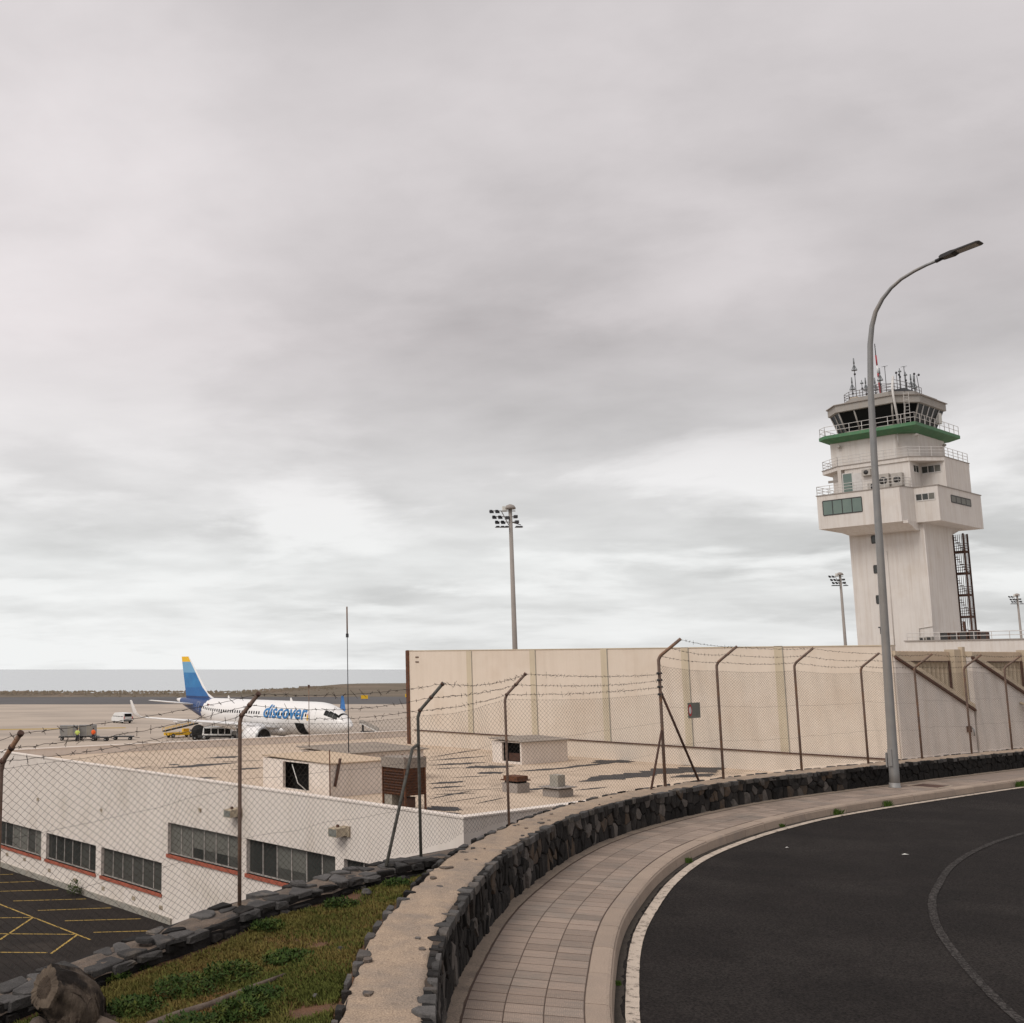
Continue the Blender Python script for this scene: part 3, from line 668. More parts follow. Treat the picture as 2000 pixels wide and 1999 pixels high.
# grass tufts growing out of the kerb joint
for x, y, h, lb in ((10.75, 20.1, .16, 'green grass tuft at the kerb foot, second from the lamp'), (12.3, 21.3, .17, 'green grass tuft at the kerb foot closest to the lamp'), (17.2, 25.0, .2, 'green grass tuft at the kerb beyond the street lamp'), (8.9, 18.7, .08, 'tiny green tuft in the kerb joint on the bend'), (5.95, 15.35, .10, 'small green tuft at the kerb near the start of the bend'), (3.05, 9.55, .05, 'smallest weed in the gutter where the kerb runs straight')):
    V, F = [], []; h *= .68
    for _ in range(150):
        az = random.uniform(0, 6.283); q = h * 1.0; px, py = random.gauss(0, q * .55), random.gauss(0, q * .3); hh = h * random.uniform(.4, 1.1); l = hh * random.uniform(.1, .7); w_ = .006; dx, dy = math.cos(az), math.sin(az); k = len(V)
        V += [(px - dy * w_, py + dx * w_, 0), (px + dy * w_, py - dx * w_, 0), (px + dx * l * .4, py + dy * l * .4, hh * .7), (px + dx * l, py + dy * l, hh)]; F.append((k, k + 1, k + 2, k + 3))
    o = link('grass_tuft', np_mesh('grass_tuft', V, F, 'tuft_green')); s_ = C.near(x, y); o.location = C.at(s_, 1.215, ROAD + .002); t = C.at(s_ + .1); o.rotation_euler = (0, 0, math.atan2(t[1] - C.at(s_)[1], t[0] - C.at(s_)[0])); tag(o, lb, 'grass tuft')
# cut tree stump with roots: a stout base that bends over towards the sawn end
SX, SY = -1.20, 7.28
ST = thing('tree_stump', 'weathered sawn tree stump with a hollow rotten cut on the grassy bank', 'tree stump', (SX, SY, bank_z(SX, SY) - .03))
mb = MB(); mb.smooth = True; rings = []; n = 64; ez = Vector((-.62, -.66, .42)).normalized()
SS = .86
for t, r, c0 in ((0, .30, (.04, .02, -.02)), (.08, .245, (.035, .02, .05)), (.2, .24, (.03, .01, .12)), (.38, .245, (.02, .01, .19)), (.55, .235, (.0, -.01, .25)), (.7, .21, (-.045, -.045, .29)), (.82, .178, (-.10, -.10, .325)), (.92, .155, (-.135, -.135, .345)), (1., .148, (-.155, -.155, .352))):
    ax = Vector((0, 0, 1)).lerp(ez, max(0, (t - .3) / .7) ** .8).normalized(); ux_ = ax.cross(Vector((.4, -.9, .1))).normalized(); vx_ = ax.cross(ux_); ring = []
    for k in range(n):
        a = 2 * math.pi * k / n; q = r * (1 + .16 * nzv(math.cos(a) * 2.2, math.sin(a) * 2.2, t * 2.5) + .07 * nzv(math.cos(a) * 7, math.sin(a) * 7, t * 2) - .05 * max(0, nzv(math.cos(a) * 12, math.sin(a) * 12, t * 1.5)) + (.30 * max(0, math.sin(a * 2.5 + .8)) * (1 - t * 9) if t < .11 else 0))
        q *= 1 - .10 * max(0, nzv(a * 3.2, t * .8, 7)) - .07 * abs(nzv(a * 6.5, t * 1.3, 2)); ring.append(tuple((Vector(c0) + ux_ * q * math.cos(a) + vx_ * q * math.sin(a)) * SS + Vector((random.uniform(-.004, .004), random.uniform(-.004, .004), random.uniform(-.006, .006)))))
    rings.append(ring)
mb.loft(rings); mb.build('trunk', 'stump_bark', ST)
top = [Vector(p) for p in rings[-1]]; cn = sum(top, Vector()) / n; nrm = ez
mb = MB(); R2 = [[tuple(cn + (p - cn) * sc_ + nrm * d) for p in top] for sc_, d in ((1.0, -.02), (.97, .004), (.72, .010), (.38, .006))]
mb.loft(R2, caps=False); mb.build('cut_ring', 'stump_cut', ST)
mb = MB(); mb.loft([[tuple(cn + (p - cn) * sc_ * (1 + .15 * nzv(i * .5, 3)) + nrm * d) for i, p in enumerate(top)] for sc_, d in ((.52, .009), (.40, .013), (.12, .014))]); mb.build('rotten_core', 'stump_rot', ST)
for _ in range(22):      # loose plates of bark
    i0 = random.randint(1, 5); k0 = random.randint(0, n - 1); wd = random.randint(3, 6); hh = random.randint(1, 2); mb = MB(); g = random.uniform(1.02, 1.06)
    for i in range(i0, min(i0 + hh + 1, len(rings))):
        c0 = sum((Vector(p) for p in rings[i]), Vector()) / n
        for k in range(wd + 1): p = Vector(rings[i][(k0 + k + (i - i0) * random.randint(0, 1)) % n]); mb.v.append(tuple(c0 + (p - c0) * (g + random.uniform(-.012, .012)) + Vector((0, 0, random.uniform(-.012, .012)))))
    m_ = wd + 1
    for i in range(len(mb.v) // m_ - 1):
        for k in range(wd): mb.face([i * m_ + k, i * m_ + k + 1, (i + 1) * m_ + k + 1, (i + 1) * m_ + k])
    if mb.f: mb.build('bark_plate', 'stump_bark' if random.random() < .5 else 'stump_rot', ST)
for path, rr in (([(.18, -.06, .07), (.33, -.12, .05), (.46, -.2, .02), (.6, -.3, -.01)], [.06, .045, .032, .014]), ([(.2, .05, .06), (.38, .02, .04), (.55, -.02, .0)], [.05, .03, .012]), ([(.05, -.2, .06), (.12, -.36, .03), (.26, -.5, -.01)], [.06, .04, .015]), ([(-.15, -.15, .08), (-.2, -.26, .05), (-.25, -.36, -.01)], [.07, .05, .02])):
    MB().tube(path, rr, 8).build('root', 'dead_root', ST)
for path, rr, lb in (([(-.66, 6.95), (-.5, 7.1), (-.3, 7.25), (-.02, 7.55), (.2, 7.75)], [.035, .03, .026, .022, .01], 'long dead root snaking across the grass away from the stump'), ([(-.95, 6.75), (-.75, 6.8), (-.55, 6.95)], [.022, .018, .008], 'short dead stick lying in the grass in front of the stump')):
    o = MB().tube([(x, y, bank_z(x, y) + .02) for x, y in path], rr, 7).build('root', 'dead_root'); tag(o, lb, 'root')

# ============================================================ FENCES
def post_mb(p, z0, zb, arm, r):
    """pipe post with a bent arm; arm = (dx, dy, dz) from the bend"""
    x, y = p; a = Vector(arm); B = Vector((x, y, zb)); path = [(x, y, z0 - .02), (x, y, (z0 + zb) / 2), (x, y, zb - .08)]
    for t in (.0, .33, .66, 1): path.append(tuple(Vector((x, y, zb - .045)).lerp(B + a * .14, t) + Vector((0, 0, .012 * math.sin(t * math.pi)))))
    path.append(tuple(B + a)); return MB().tube(path, [r, r, r] + [r * 1.04] * 4 + [r * 1.02], 10)
def mesh_panel(p0, p1, zb0, zb1, zt0, zt1, fence, cell=.07, ch=.056, sag=.03, r=.0016):
    p0 = np.array(p0); p1 = np.array(p1); L_ = np.linalg.norm(p1 - p0); d = (p1 - p0) / L_; nrm = np.array([d[1], -d[0]])
    H_ = (zt0 + zt1 - zb0 - zb1) / 2; ni = int(L_ / (cell / 2)); nj = int(H_ / (ch / 2)); ph = random.uniform(0, 9)
    I, J = np.meshgrid(np.arange(ni + 1), np.arange(nj + 1), indexing='ij'); a = I / ni; h = J / nj
    zb = zb0 + (zb1 - zb0) * a; zt = zt0 + (zt1 - zt0) * a - sag * 4 * a * (1 - a)
    zb = zb + .012 * np.sin(a * 17 + ph); bow = .018 * np.sin(a * 9 + ph) * np.sin(h * 4 + ph) + .012 * np.sin(a * 23 + 2 * ph + h * 5)
    jx = rng.normal(0, .0016, I.shape); jz = rng.normal(0, .0016, I.shape)
    X = p0[0] + d[0] * (a * L_ + jx) + nrm[0] * bow; Y = p0[1] + d[1] * (a * L_ + jx) + nrm[1] * bow; Z = zb + (zt - zb) * h + jz
    N = np.stack([X, Y, Z], -1); par = (I + J) % 2 == 0; P, Q = [], []
    for di in (-1, 1):
        i0 = slice(0, ni) if di == 1 else slice(1, ni + 1); i1 = slice(1, ni + 1) if di == 1 else slice(0, ni)
        A_, B_ = N[i0, :nj], N[i1, 1:]; mk = par[i0, :nj]; P.append(A_[mk]); Q.append(B_[mk])
    # knuckled ends, top wire and two line wires
    mk = par[:, nj]; T_ = N[:, nj][mk]; P.append(T_); Q.append(T_ + rng.normal(0, .006, T_.shape) + np.array([0, 0, .012]))
    for row in (nj, int(nj * .66), int(nj * .33)):
        sgl = N[:, row].copy(); sgl[:, 2] += .02 * np.sin(np.linspace(0, math.pi, ni + 1) + ph) * (row != nj); P.append(sgl[:-1]); Q.append(sgl[1:])
    V, F = wires(np.concatenate(P), np.concatenate(Q), r); V = V - np.array(fence.location)
    return link('mesh_panel', np_mesh('mesh_panel', V, F, 'wire'), fence)
def barbed(points, fence, sag=.05, r=.0022, name='barbed_wire'):
    P, Q = [], []
    for a, b in zip(points, points[1:]):
        a, b = np.array(a), np.array(b); L_ = np.linalg.norm(b - a); n = max(6, int(L_ / .07)); t = np.linspace(0, 1, n + 1)[:, None]
        sg = sag * random.uniform(.5, 1.3); pts_ = a + (b - a) * t; pts_[:, 2] -= (sg * 4 * t * (1 - t))[:, 0]; pts_ += rng.normal(0, .003, pts_.shape) * ((t > .02) & (t < .98))
        P.append(pts_[:-1]); Q.append(pts_[1:]); c = pts_[1:-1:2]; v = rng.normal(0, .016, c.shape); P += [c - v, c - v[::-1]]; Q += [c + v, c + v[::-1]]
        tw = rng.normal(0, .007, c.shape); P.append(c - tw); Q.append(c + tw)
    V, F = wires(np.concatenate(P), np.concatenate(Q), r); V = V - np.array(fence.location); return link(name, np_mesh(name, V, F, 'wire'), fence)
# --- lower fence: on the slab wall, then the near part of the roadside wall, up to the corner post
FL = thing('chain_link_fence', 'lower chain link fence with barbed wire between the grassy bank and the white building', 'fence', (0, 9.5, .5))
e0, e1, _ = C.at(C.near(3.28, 14.0) , -.44); sC = C.near(7.3, 19.2); ec = C.at(sC, -.44)
LP = [(-3.3, 5.78, w2top(5.78), 1.52), (-1.76, 7.60, .34, 1.85), (-.14, 9.52, .53, 2.08), (1.74, 11.75, .55, 2.03), (3.24, 14.2, wtop(C.near(3.3, 14)), 2.14)]
armL = [(.16, -.13, .22)] * 3 + [(.25, -.19, .32), (.24, -.18, .30)]
armL[2] = (.165, -.125, .21); 
mats_ = ['post_steel', 'post_steel', 'post_steel', 'post_grey', 'post_steel']
tips = []
for (x, y, z0, zb), arm, mt_ in zip(LP, armL, mats_):
    mb = post_mb((x, y), z0, zb, arm, .0175 if y < 10 else .0165); absbuild(mb, 'post', mt_, FL); B = Vector((x, y, zb)); A_ = Vector(arm)
    tips.append([B + A_ * .97, B + A_ * .52, B + A_ * .08]); 
    for q in tips[-1]: mb = MB().tube([q - A_.normalized() * .012, q + A_.normalized() * .012], .023, 8); absbuild(mb, 'clamp', 'rust_and_shade', FL)
corner = (ec[0], ec[1]); cz = wtop(sC)
ends = LP + [(corner[0], corner[1], cz, 2.10)]
for (a, b), (cw_, ch_) in zip(zip(ends, ends[1:]), ((.072, .056), (.072, .056), (.078, .057), (.112, .061), (.12, .061))): mesh_panel(a[:2], b[:2], a[2] + .05, b[2] + .05, a[3] - .035, b[3] - .035, FL, cw_, ch_, sag=.045, r=.00135)
for k in range(3): barbed([t[k] for t in tips] + [Vector((*corner, (2.40, 2.29, 2.17)[k]))], FL, .06)
mb = MB().tube([(1.30, 11.14, .545), (1.66, 11.66, 1.66), (1.735, 11.745, 1.70)], .0165, 9); absbuild(mb, 'brace', 'post_grey', FL)
# --- taller fence along the roadside wall
FR = thing('chain_link_fence', 'taller chain link fence with barbed wire along the roadside wall behind the lamp', 'fence', (12, 23, .4))
def px_s(px, off):      # place along the wall whose foot the photo shows at a given bearing
    S_ = np.arange(0, C.L, .05); b = []
    for s_ in S_:
        x, y, _ = C.at(s_, off); z = wtop(s_); f = y * math.cos(.1452) + (z - EYE) * math.sin(.1452); b.append(500 + 2100 * x / f)
    return float(np.interp(px, b, S_))
RP = []
for px in (1292, 1413, 1566, 1696, 1801, 1898, 1977, 2080): s_ = px_s(px, -.42); RP.append((*C.at(s_, -.42)[:2], wtop(s_), s_))
RP[0] = (*corner, cz, sC); tips = []
for k, (x, y, z0, s_) in enumerate(RP):
    t = Vector(C.at(s_ + .2)) - Vector(C.at(s_ - .2)); t.normalize(); arm = (t.y * .42, -t.x * .42, .32); zb = (2.70 if k == 0 else 2.60 if k < 3 else 2.52)
    mb = post_mb((x, y), z0, zb, arm, .027 if k == 0 else .024); absbuild(mb, 'post', 'post_steel', FR); B = Vector((x, y, zb)); A_ = Vector(arm); tips.append([B + A_ * .97, B + A_ * .52, B + A_ * .08])
for (a, b), k in zip(zip(RP, RP[1:]), range(9)): mesh_panel(a[:2], b[:2], a[2] + .05, b[2] + .05, (2.56 if k == 0 else 2.46), 2.46 if k < 2 else 2.40, FR, .096, .057, sag=.035, r=.0017)
for k in range(3): barbed([t[k] for t in tips], FR, .04, .0026)
for zc_ in (2.42, 2.30, 2.18, 2.05): mb = MB().tube([(corner[0] - .05, corner[1] - .04, zc_), (corner[0] + .05, corner[1] + .03, zc_)], .02, 7); absbuild(mb, 'clamp', 'dark_metal', FR)
b1 = C.at(sC + 1.25, -.40, wtop(sC)); b2 = C.at(sC - .75, -.36, wtop(sC))
mb = MB().tube([b1, (*corner, 2.12)], .022, 8); absbuild(mb, 'brace', 'rust_and_shade', FR)
mb = MB().tube([b2, (corner[0] - .02, corner[1] - .02, 1.42)], .02, 8); absbuild(mb, 'brace', 'rust_and_shade', FR)
# --- restricted-access plate on the mesh
s_ = px_s(1360, -.42); q = C.at(s_, -.385); t = Vector(C.at(s_ + .2)) - Vector(C.at(s_ - .2))
SG = thing('fence_sign', 'grey metal plate with a red ring wired to the tall fence', 'sign', (q[0], q[1], 1.74), math.atan2(t.y, t.x) - .02)
mb = MB(); mb.box(-.24, .24, -.003, .003, -.14, .14); mb.build('plate', 'sign_grey', SG)
def ring(mb, cx, y, cz, r0, r1, n=28, sq=1.0):
    for k in range(n):
        a, b = 2 * math.pi * k / n, 2 * math.pi * (k + 1) / n
        mb.quad((cx + r0 * sq * math.cos(a), y, cz + r0 * math.sin(a)), (cx + r1 * sq * math.cos(a), y, cz + r1 * math.sin(a)), (cx + r1 * sq * math.cos(b), y, cz + r1 * math.sin(b)), (cx + r0 * sq * math.cos(b), y, cz + r0 * math.sin(b)))
    return mb
ring(MB(), -.165, -.006, .005, .068, .108, sq=.68).build('red_ring', 'red_paint', SG); ring(MB(), -.165, -.0055, .005, .0, .069, sq=.68).build('ring_centre', 'paint_white', SG)
mb = MB()
for k in range(4): mb.quad((-.05, -.0055, .07 - k * .045), (.17 - .03 * (k % 2), -.0055, .07 - k * .045), (.17 - .03 * (k % 2), -.0055, .056 - k * .045), (-.05, -.0055, .056 - k * .045))
mb.build('faded_print', 'sign_print', SG)

# ============================================================ STREET LAMP
LM = thing('street_lamp', 'tall grey street lamp with a long curved arm over the road', 'street lamp', (13.59, 23.48, 0), math.atan2(-.8, .6))
prof = [(0, 0), (.01, .3), (.03, 1.5), (.06, 3.0), (.10, 5.0), (.14, 7.0), (.19, 8.65), (.26, 9.68), (.33, 10.09), (.43, 10.39), (.60, 10.65), (.79, 10.84), (1.01, 10.98), (1.28, 11.08), (1.54, 11.145), (1.76, 11.18)]
rad = [.10, .098, .09, .083, .075, .068, .062, .056, .051, .046, .042, .038, .036, .034, .032, .031]
MB().tube([(a, 0, z) for a, z in prof], rad, 16).build('pole', 'lamp_paint', LM)
mb = MB(); mb.smooth = True; mb.lathe([(.125, 0), (.125, .012), (.108, .02), (.106, .10)], n=18); mb.build('base_plate', 'lamp_paint', LM)
box(-.04, .04, -.125, -.095, .45, .80).build('access_door', 'lamp_paint', LM)
box(-.12, -.09, -.05, .05, .42, .72).build('junction_box', 'lamp_paint', LM)
MB().tube([(1.72, 0, 11.17), (1.86, 0, 11.205)], [.045, .04], 8).build('spigot', 'lamp_dark', LM)
hd = MB(); ux = Vector((.985, 0, .12)).normalized(); uz = Vector((-.12, 0, .985)).normalized(); O = Vector((1.83, 0, 11.225))
def hp(a, b, c): return tuple(O + ux * a + Vector((0, b, 0)) + uz * c)
rings = [[hp(a, -w_, lo_), hp(a, w_, lo_), hp(a, w_ * .9, hi_), hp(a, -w_ * .9, hi_)] for a, w_, lo_, hi_ in ((-.03, .06, -.028, .022), (.02, .10, -.045, .032), (.22, .13, -.045, .036), (.30, .14, -.016, .022), (.72, .15, -.012, .018), (.77, .12, -.008, .01))]
hd.loft(rings); L_h = hd.build('lamp_head', 'lamp_dark', LM); hd = MB(); hd.quad(hp(.32, -.11, -.0185), hp(.32, .11, -.0185), hp(.70, .12, -.0145), hp(.70, -.12, -.0145)); hd.build('lens', 'window_glass', L_h)

# ============================================================ WHITE FLAT-ROOFED BUILDING
TH = R(37.5); D1 = Vector((-math.sin(TH), math.cos(TH), 0)); D2 = Vector((math.cos(TH), math.sin(TH), 0))
A0 = Vector((5.41, 28.93, 0)); PK = -6.5; ZP = -1.38; ZR = -1.72
def loc_(u, w_): p = A0 + D1 * u + D2 * w_; return (p.x, p.y)      # u along the facade, w into the building
BD = thing('airport_building', 'long low white building with a tan flat roof and red window sills', 'building', (A0.x, A0.y, PK), TH); ZB[BD.name] = PK
# local x = into building, y = along facade. Facade with real openings: piers, spandrels
LEN = 29.4; DEP = 36.0
wins = [(24.15, 28.75, -5.55, -4.47), (19.35, 23.68, -5.55, -4.47), (14.5, 18.92, -5.55, -4.47), (9.86, 14.12, -4.10, -3.0), (5.04, 9.4, -4.10, -3.0), (.3, 4.66, -4.10, -3.0)]
fw = MB(); ys = sorted(set([0, LEN] + [v for q in wins for v in q[:2]]))
for a, b in zip(ys, ys[1:]):
    z0s = [(q[2], q[3]) for q in wins if q[0] <= a + 1e-6 and b <= q[1] + 1e-6]
    if z0s: fw.box(0, .3, a, b, PK - .3, z0s[0][0]); fw.box(0, .3, a, b, z0s[0][1], ZP)
    else: fw.box(0, .3, a, b, PK - .3, ZP)
fw.build('front_wall', 'white_wall', BD)
ew = MB(); ew.box(.3, DEP, -.0, .28, PK - .3, ZP); ew.build('side_wall', 'white_wall', BD)
ew = MB(); ew.box(.3, DEP, LEN - .3, LEN, PK - .3, ZP); ew.build('side_wall', 'white_wall', BD)
ew = MB(); ew.box(DEP - .3, DEP, .28, LEN - .3, PK - .3, ZP); ew.build('rear_wall', 'white_wall', BD)
cp = MB(); cp.box(-.02, .33, -.02, LEN + .02, ZP, ZP + .045); cp.box(.33, DEP + .02, -.02, .31, ZP, ZP + .045); cp.box(.33, DEP + .02, LEN - .33, LEN + .02, ZP, ZP + .045); cp.box(DEP - .33, DEP + .02, .31, LEN - .33, ZP, ZP + .045); cp.build('parapet_coping', 'white_wall', BD)
rf = MB(); rf.box(.3, DEP - .3, .28, LEN - .3, ZR - .3, ZR); roof = rf.build('roof', 'roof_tan', BD)
pl = MB(); pl.box(-.07, 0, 13.8, LEN, PK - .05, PK + .22); pl.build('plinth', 'plinth', BD)
for wi, (a, b, z0, z1) in enumerate(wins):
    W = box(.17, .19, a, b, z0, z1).build('window', 'black_inside' if wi in (1, 2) else 'window_glass', BD)
    fr = MB(); fr.box(.12, .17, a, b, z1 - .045, z1); fr.box(.12, .17, a, b, z0, z0 + .045); n = 6
    for k in range(n + 1):
        y = a + (b - a) * k / n; fr.box(.12, .168, max(a, y - .022), min(b, y + .022), z0 + .045, z1 - .045)
    fr.build('frame', 'window_frame', W)
    for k in range(n):
        y0, y1 = a + (b - a) * k / n + .022, a + (b - a) * (k + 1) / n - .022; zz0 = z0 + .045
        box(.150, .156, y0, y1, zz0, z1 - .045).build('pane', 'window_glass' if random.random() < .55 else 'window_glass_pale', W)
        rr = random.random()
        if wi in (3,) or (wi == 4 and k in (2, 3)) or (wi in (0, 5) and rr < .4): box(.140, .146, y0, y1, z0 + (.05 if k > 3 or wi == 0 else .38), z1 - .045).build('blind', 'window_blind', W)
    box(-.05, .14, a - .04, b + .04, z0 - .115, z0).build('sill', 'brick_sill', W)
# bulkhead floodlights and vents on the facade
for y in (4.64, 9.9):
    WL = box(-.06, 0, y - .28, y + .02, -2.36, -2.06).build('wall_lamp', 'fixture', BD); mb = MB()
    mb.loft([[(-.06, y - .2, -2.32), (-.06, y + .22, -2.32), (-.06, y + .22, -2.08), (-.06, y - .2, -2.08)], [(-.25, y - .08, -2.36), (-.25, y + .3, -2.36), (-.25, y + .3, -2.12), (-.25, y - .08, -2.12)], [(-.33, y - .05, -2.38), (-.33, y + .33, -2.38), (-.33, y + .33, -2.14), (-.33, y - .05, -2.14)]]); mb.build('housing', 'fixture', WL)
    mb = MB(); mb.quad((-.333, y - .03, -2.36), (-.333, y + .31, -2.36), (-.333, y + .31, -2.16), (-.333, y - .03, -2.16)); mb.build('lens', 'fixture_glass', WL); box(-.2, -.14, y + .05, y + .12, -2.11, -2.03).build('gland', 'rust_and_shade', WL)
for y, z in ((25.6, -5.82), (23.2, -5.95), (20.9, -6.0), (18.6, -5.98), (16.3, -5.98), (14.4, -6.0), (27.4, -5.85)): box(-.02, 0, y, y + .22, z - .1, z + .04).build('vent', 'fixture', BD)
for y, z in ((24.5, -3.1), (18.9, -3.0), (12, -2.3)): box(-.05, 0, y, y + .12, z - .12, z).build('bracket', 'fixture', BD)
# bitumen repairs on the roof: irregular patches lying on the surface
def patch(u, w_, lu, lw, ang=0.):
    n = 22; mb = MB(); dz = ZR + .005 + random.uniform(0, .004); ca, sa = math.cos(ang), math.sin(ang)
    for k in range(n):
        a = 2 * math.pi * k / n; q = 1 + .5 * nzv(math.cos(a) * 2 + u, math.sin(a) * 2 + w_, 3) + random.uniform(-.12, .12); x, y = lw * q * math.cos(a), lu * q * math.sin(a)
        mb.v.append((w_ + x * ca - y * sa, u + x * sa + y * ca, dz))
    mb.face(range(n)); mb.build('tar_patch', 'tar_patch', roof)
def rpx(px, py):      # roof point seen at a bearing
    u_, v_ = (px - 500) / 2100, (1000 - py) / 2100; c_, s_ = math.cos(.14515), math.sin(.14515); d = Vector((u_, c_ - v_ * s_, s_ + v_ * c_)); k = (ZR - EYE) / d.z; p = Vector((0, 0, EYE)) + d * k - A0
    return p.dot(D1), p.dot(D2)
for (xa, ya, xb, yb, wd) in ((310, 1502, 470, 1490, .32), (370, 1521, 430, 1520, .2), (330, 1495, 350, 1494, .25), (835, 1487, 960, 1477, .14), (838, 1480, 950, 1463, .1), (840, 1496, 950, 1490, .25), (900, 1501, 1005, 1497, .42), (836, 1532, 912, 1527, .2), (838, 1541, 910, 1536, .14), (836, 1562, 922, 1545, .07), (838, 1583, 895, 1578, .45), (836, 1591, 900, 1590, .3), (925, 1572, 990, 1558, .05), (1060, 1505, 1230, 1487, .16), (1155, 1491, 1235, 1486, .55), (1130, 1528, 1300, 1507, .5), (1240, 1512, 1420, 1500, .85), (840, 1547, 1010, 1540, .05), (1020, 1545, 1065, 1540, .16), (960, 1487, 1010, 1492, .1), (1310, 1520, 1400, 1512, .35), (225, 1510, 300, 1497, .1), (1010, 1508, 1120, 1500, .2), (930, 1512, 985, 1509, .3), (850, 1503, 900, 1500, .12), (880, 1520, 960, 1516, .1), (1120, 1545, 1190, 1538, .12), (1180, 1518, 1260, 1512, .3), (845, 1553, 930, 1550, .12), (450, 1505, 520, 1500, .2), (400, 1482, 480, 1478, .3), (1330, 1496, 1400, 1493, .25), (430, 1489, 520, 1486, .12), (860, 1570, 960, 1555, .04)):
    a, b = rpx(xa, ya), rpx(xb, yb); m_ = ((a[0] + b[0]) / 2, (a[1] + b[1]) / 2); du, dw = b[0] - a[0], b[1] - a[1]; ln = math.hypot(du, dw) / 2
    n = 26; mb = MB(); dz = ZR + .005 + random.uniform(0, .004); ex, ey = dw / (2 * ln), du / (2 * ln)
    top_, bot_ = [], []
    for k in range(n + 1):
        t = -1 + 2 * k / n; hw = wd * (1.9 if wd > .13 else 1.35) * max(.04, (1 - abs(t) ** 1.6)) * (.6 + .7 * abs(nzv(t * 4 + xa, 2)) + .3 * nzv(t * 13, xa)); cx = nzv(t * 3, ya) * wd * .8
        for lst, sg in ((top_, 1), (bot_, -1)): lst.append((m_[1] + ex * t * ln - ey * (cx + sg * hw), m_[0] + ey * t * ln + ex * (cx + sg * hw), dz))
    mb.v = top_ + bot_[::-1]; mb.face(range(len(mb.v))); mb.build('tar_patch', 'tar_patch', roof)
# car park below
sheet('car_park', [(-60, 20), (9, 20), (9, 28), (A0.x, A0.y), loc_(LEN + 1, 0), loc_(LEN + 1, 8), (-60, 60)], PK, 'old_asphalt')
sheet('yard', [(-70, -25), (2.6, -25), (2.6, 3), (3.0, 20), (9, 28), (9, 19.9), (-60, 19.9)], PK - .02, 'old_asphalt')
k_ = 9.0 / 9.3
for (xa, ya, xb, yb) in ((-10.21, 44.69, -5.75, 39.04), (-8.43, 42.34, -8.88, 39.04), (-9.65, 42.34, -8.44, 42.39), (-9.08, 39.88, -6.43, 39.79), (-6.32, 39.69, -6.76, 37.2), (-8.48, 37.36, -6.9, 37.31), (-9.82, 45.31, -6.93, 45.71), (-8.48, 43.58, -5.68, 44.04), (-7.12, 41.85, -4.32, 42.19), (-5.79, 40.08, -3.0, 40.4), (-10.8, 47.22, -8.4, 47.55), (-12, 48.96, -9.79, 49.36), (-13, 50.7, -11.1, 51.03), (-10.2, 44.69, -13.3, 48.5), (-9.5, 36.5, -8.2, 35.3), (-4.5, 38.3, -2.0, 38.6)):
    a, b = Vector((xa * k_, ya * k_, PK + .005)), Vector((xb * k_, yb * k_, PK + .005)); t = (b - a).normalized(); n = Vector((t.y, -t.x, 0)) * .038; mb = MB(); mb.quad(a + n, b + n, b - n, a - n); mb.build('bay_line', 'yellow_paint', kind='structure')
o = link('shrub', leaf_clump(260, .28, .5, .10)); o.location = (*(loc_(20.4, -.35)), PK); o.data = o.data.copy(); tag(o, 'small green bush growing against the white building plinth', 'bush')

# ---- things standing on the roof
def roof_hut(name, label, u0, u1, w0, w1, h, opening, drop, mroof, over=.12, slot=False):
    t = thing(name, label, 'roof hut', (*loc_(u0, w0), ZR), TH); D_, U_ = w1 - w0, u1 - u0; mb = MB()
    if opening:
        a, b, z0, z1 = opening; mb.box(0, .12, 0, a, 0, h); mb.box(0, .12, b, U_, 0, h); mb.box(0, .12, a, b, 0, z0); mb.box(0, .12, a, b, z1, h)
    else: mb.box(0, .12, 0, U_, 0, h)
    mb.box(.12, D_, 0, .12, 0, h); mb.box(D_ - .12, D_, .12, U_, 0, h); mb.box(.12, D_ - .12, U_ - .12, U_, 0, h); mb.build('wall', 'white_wall', t)
    if opening: box(.5, .52, .12, U_ - .12, 0, h - .02).build('dark_interior', 'black_inside', t)
    # corrugated sheet, ridges run along y (towards the eave at y = 0)
    n = int((D_ + 2 * over) / .09); rings = []; mb = MB()
    for k in range(n * 4 + 1):
        x = -over + (D_ + 2 * over) * k / (n * 4); zz = .022 * math.sin(2 * math.pi * k / 4)
        mb.v += [(x, -over * 1.5, h + .03 - drop * .1 + zz), (x, U_ + over, h + .03 + drop + zz), (x, -over * 1.5, h + .015 - drop * .1 + zz), (x, U_ + over, h + .015 + drop + zz)]
    for k in range(n * 4):
        b = k * 4; mb.face([b, b + 4, b + 5, b + 1]); mb.face([b + 2, b + 3, b + 7, b + 6]); mb.face([b, b + 2, b + 6, b + 4])
    mb.smooth = True; mb.build('corrugated_roof', mroof, t); return t
h1 = roof_hut('roof_hut', 'white roof hut with a tall black doorway and tan corrugated roof', 7.83, 11.4, 2.25, 5.1, 1.08, (1.05, 2.45, .12, 1.02), .06, 'sheet_tan', .05)
MB().tube([(-.03, -.06, -.05), (-.03, -.06, 1.55)], .02, 7).build('rusty_pole', 'rust', h1); MB().tube([(-.02, 1.2, .15), (-.03, 1.6, .35), (-.03, 1.9, .95)], .015, 6).build('loose_cable', 'litter', h1)
MB().tube([(.2, -.05, .35), (.45, -.05, 1.25)], .05, 6).build('bracket', 'rust_and_shade', h1)
h1b = roof_hut('roof_hut', 'back roof hut with a flat brown sheet roof carrying the tall aerial', 10.4, 13.1, 5.4, 9.4, 1.12, (2.0, 2.5, .85, 1.08), .08, 'sheet_roof')
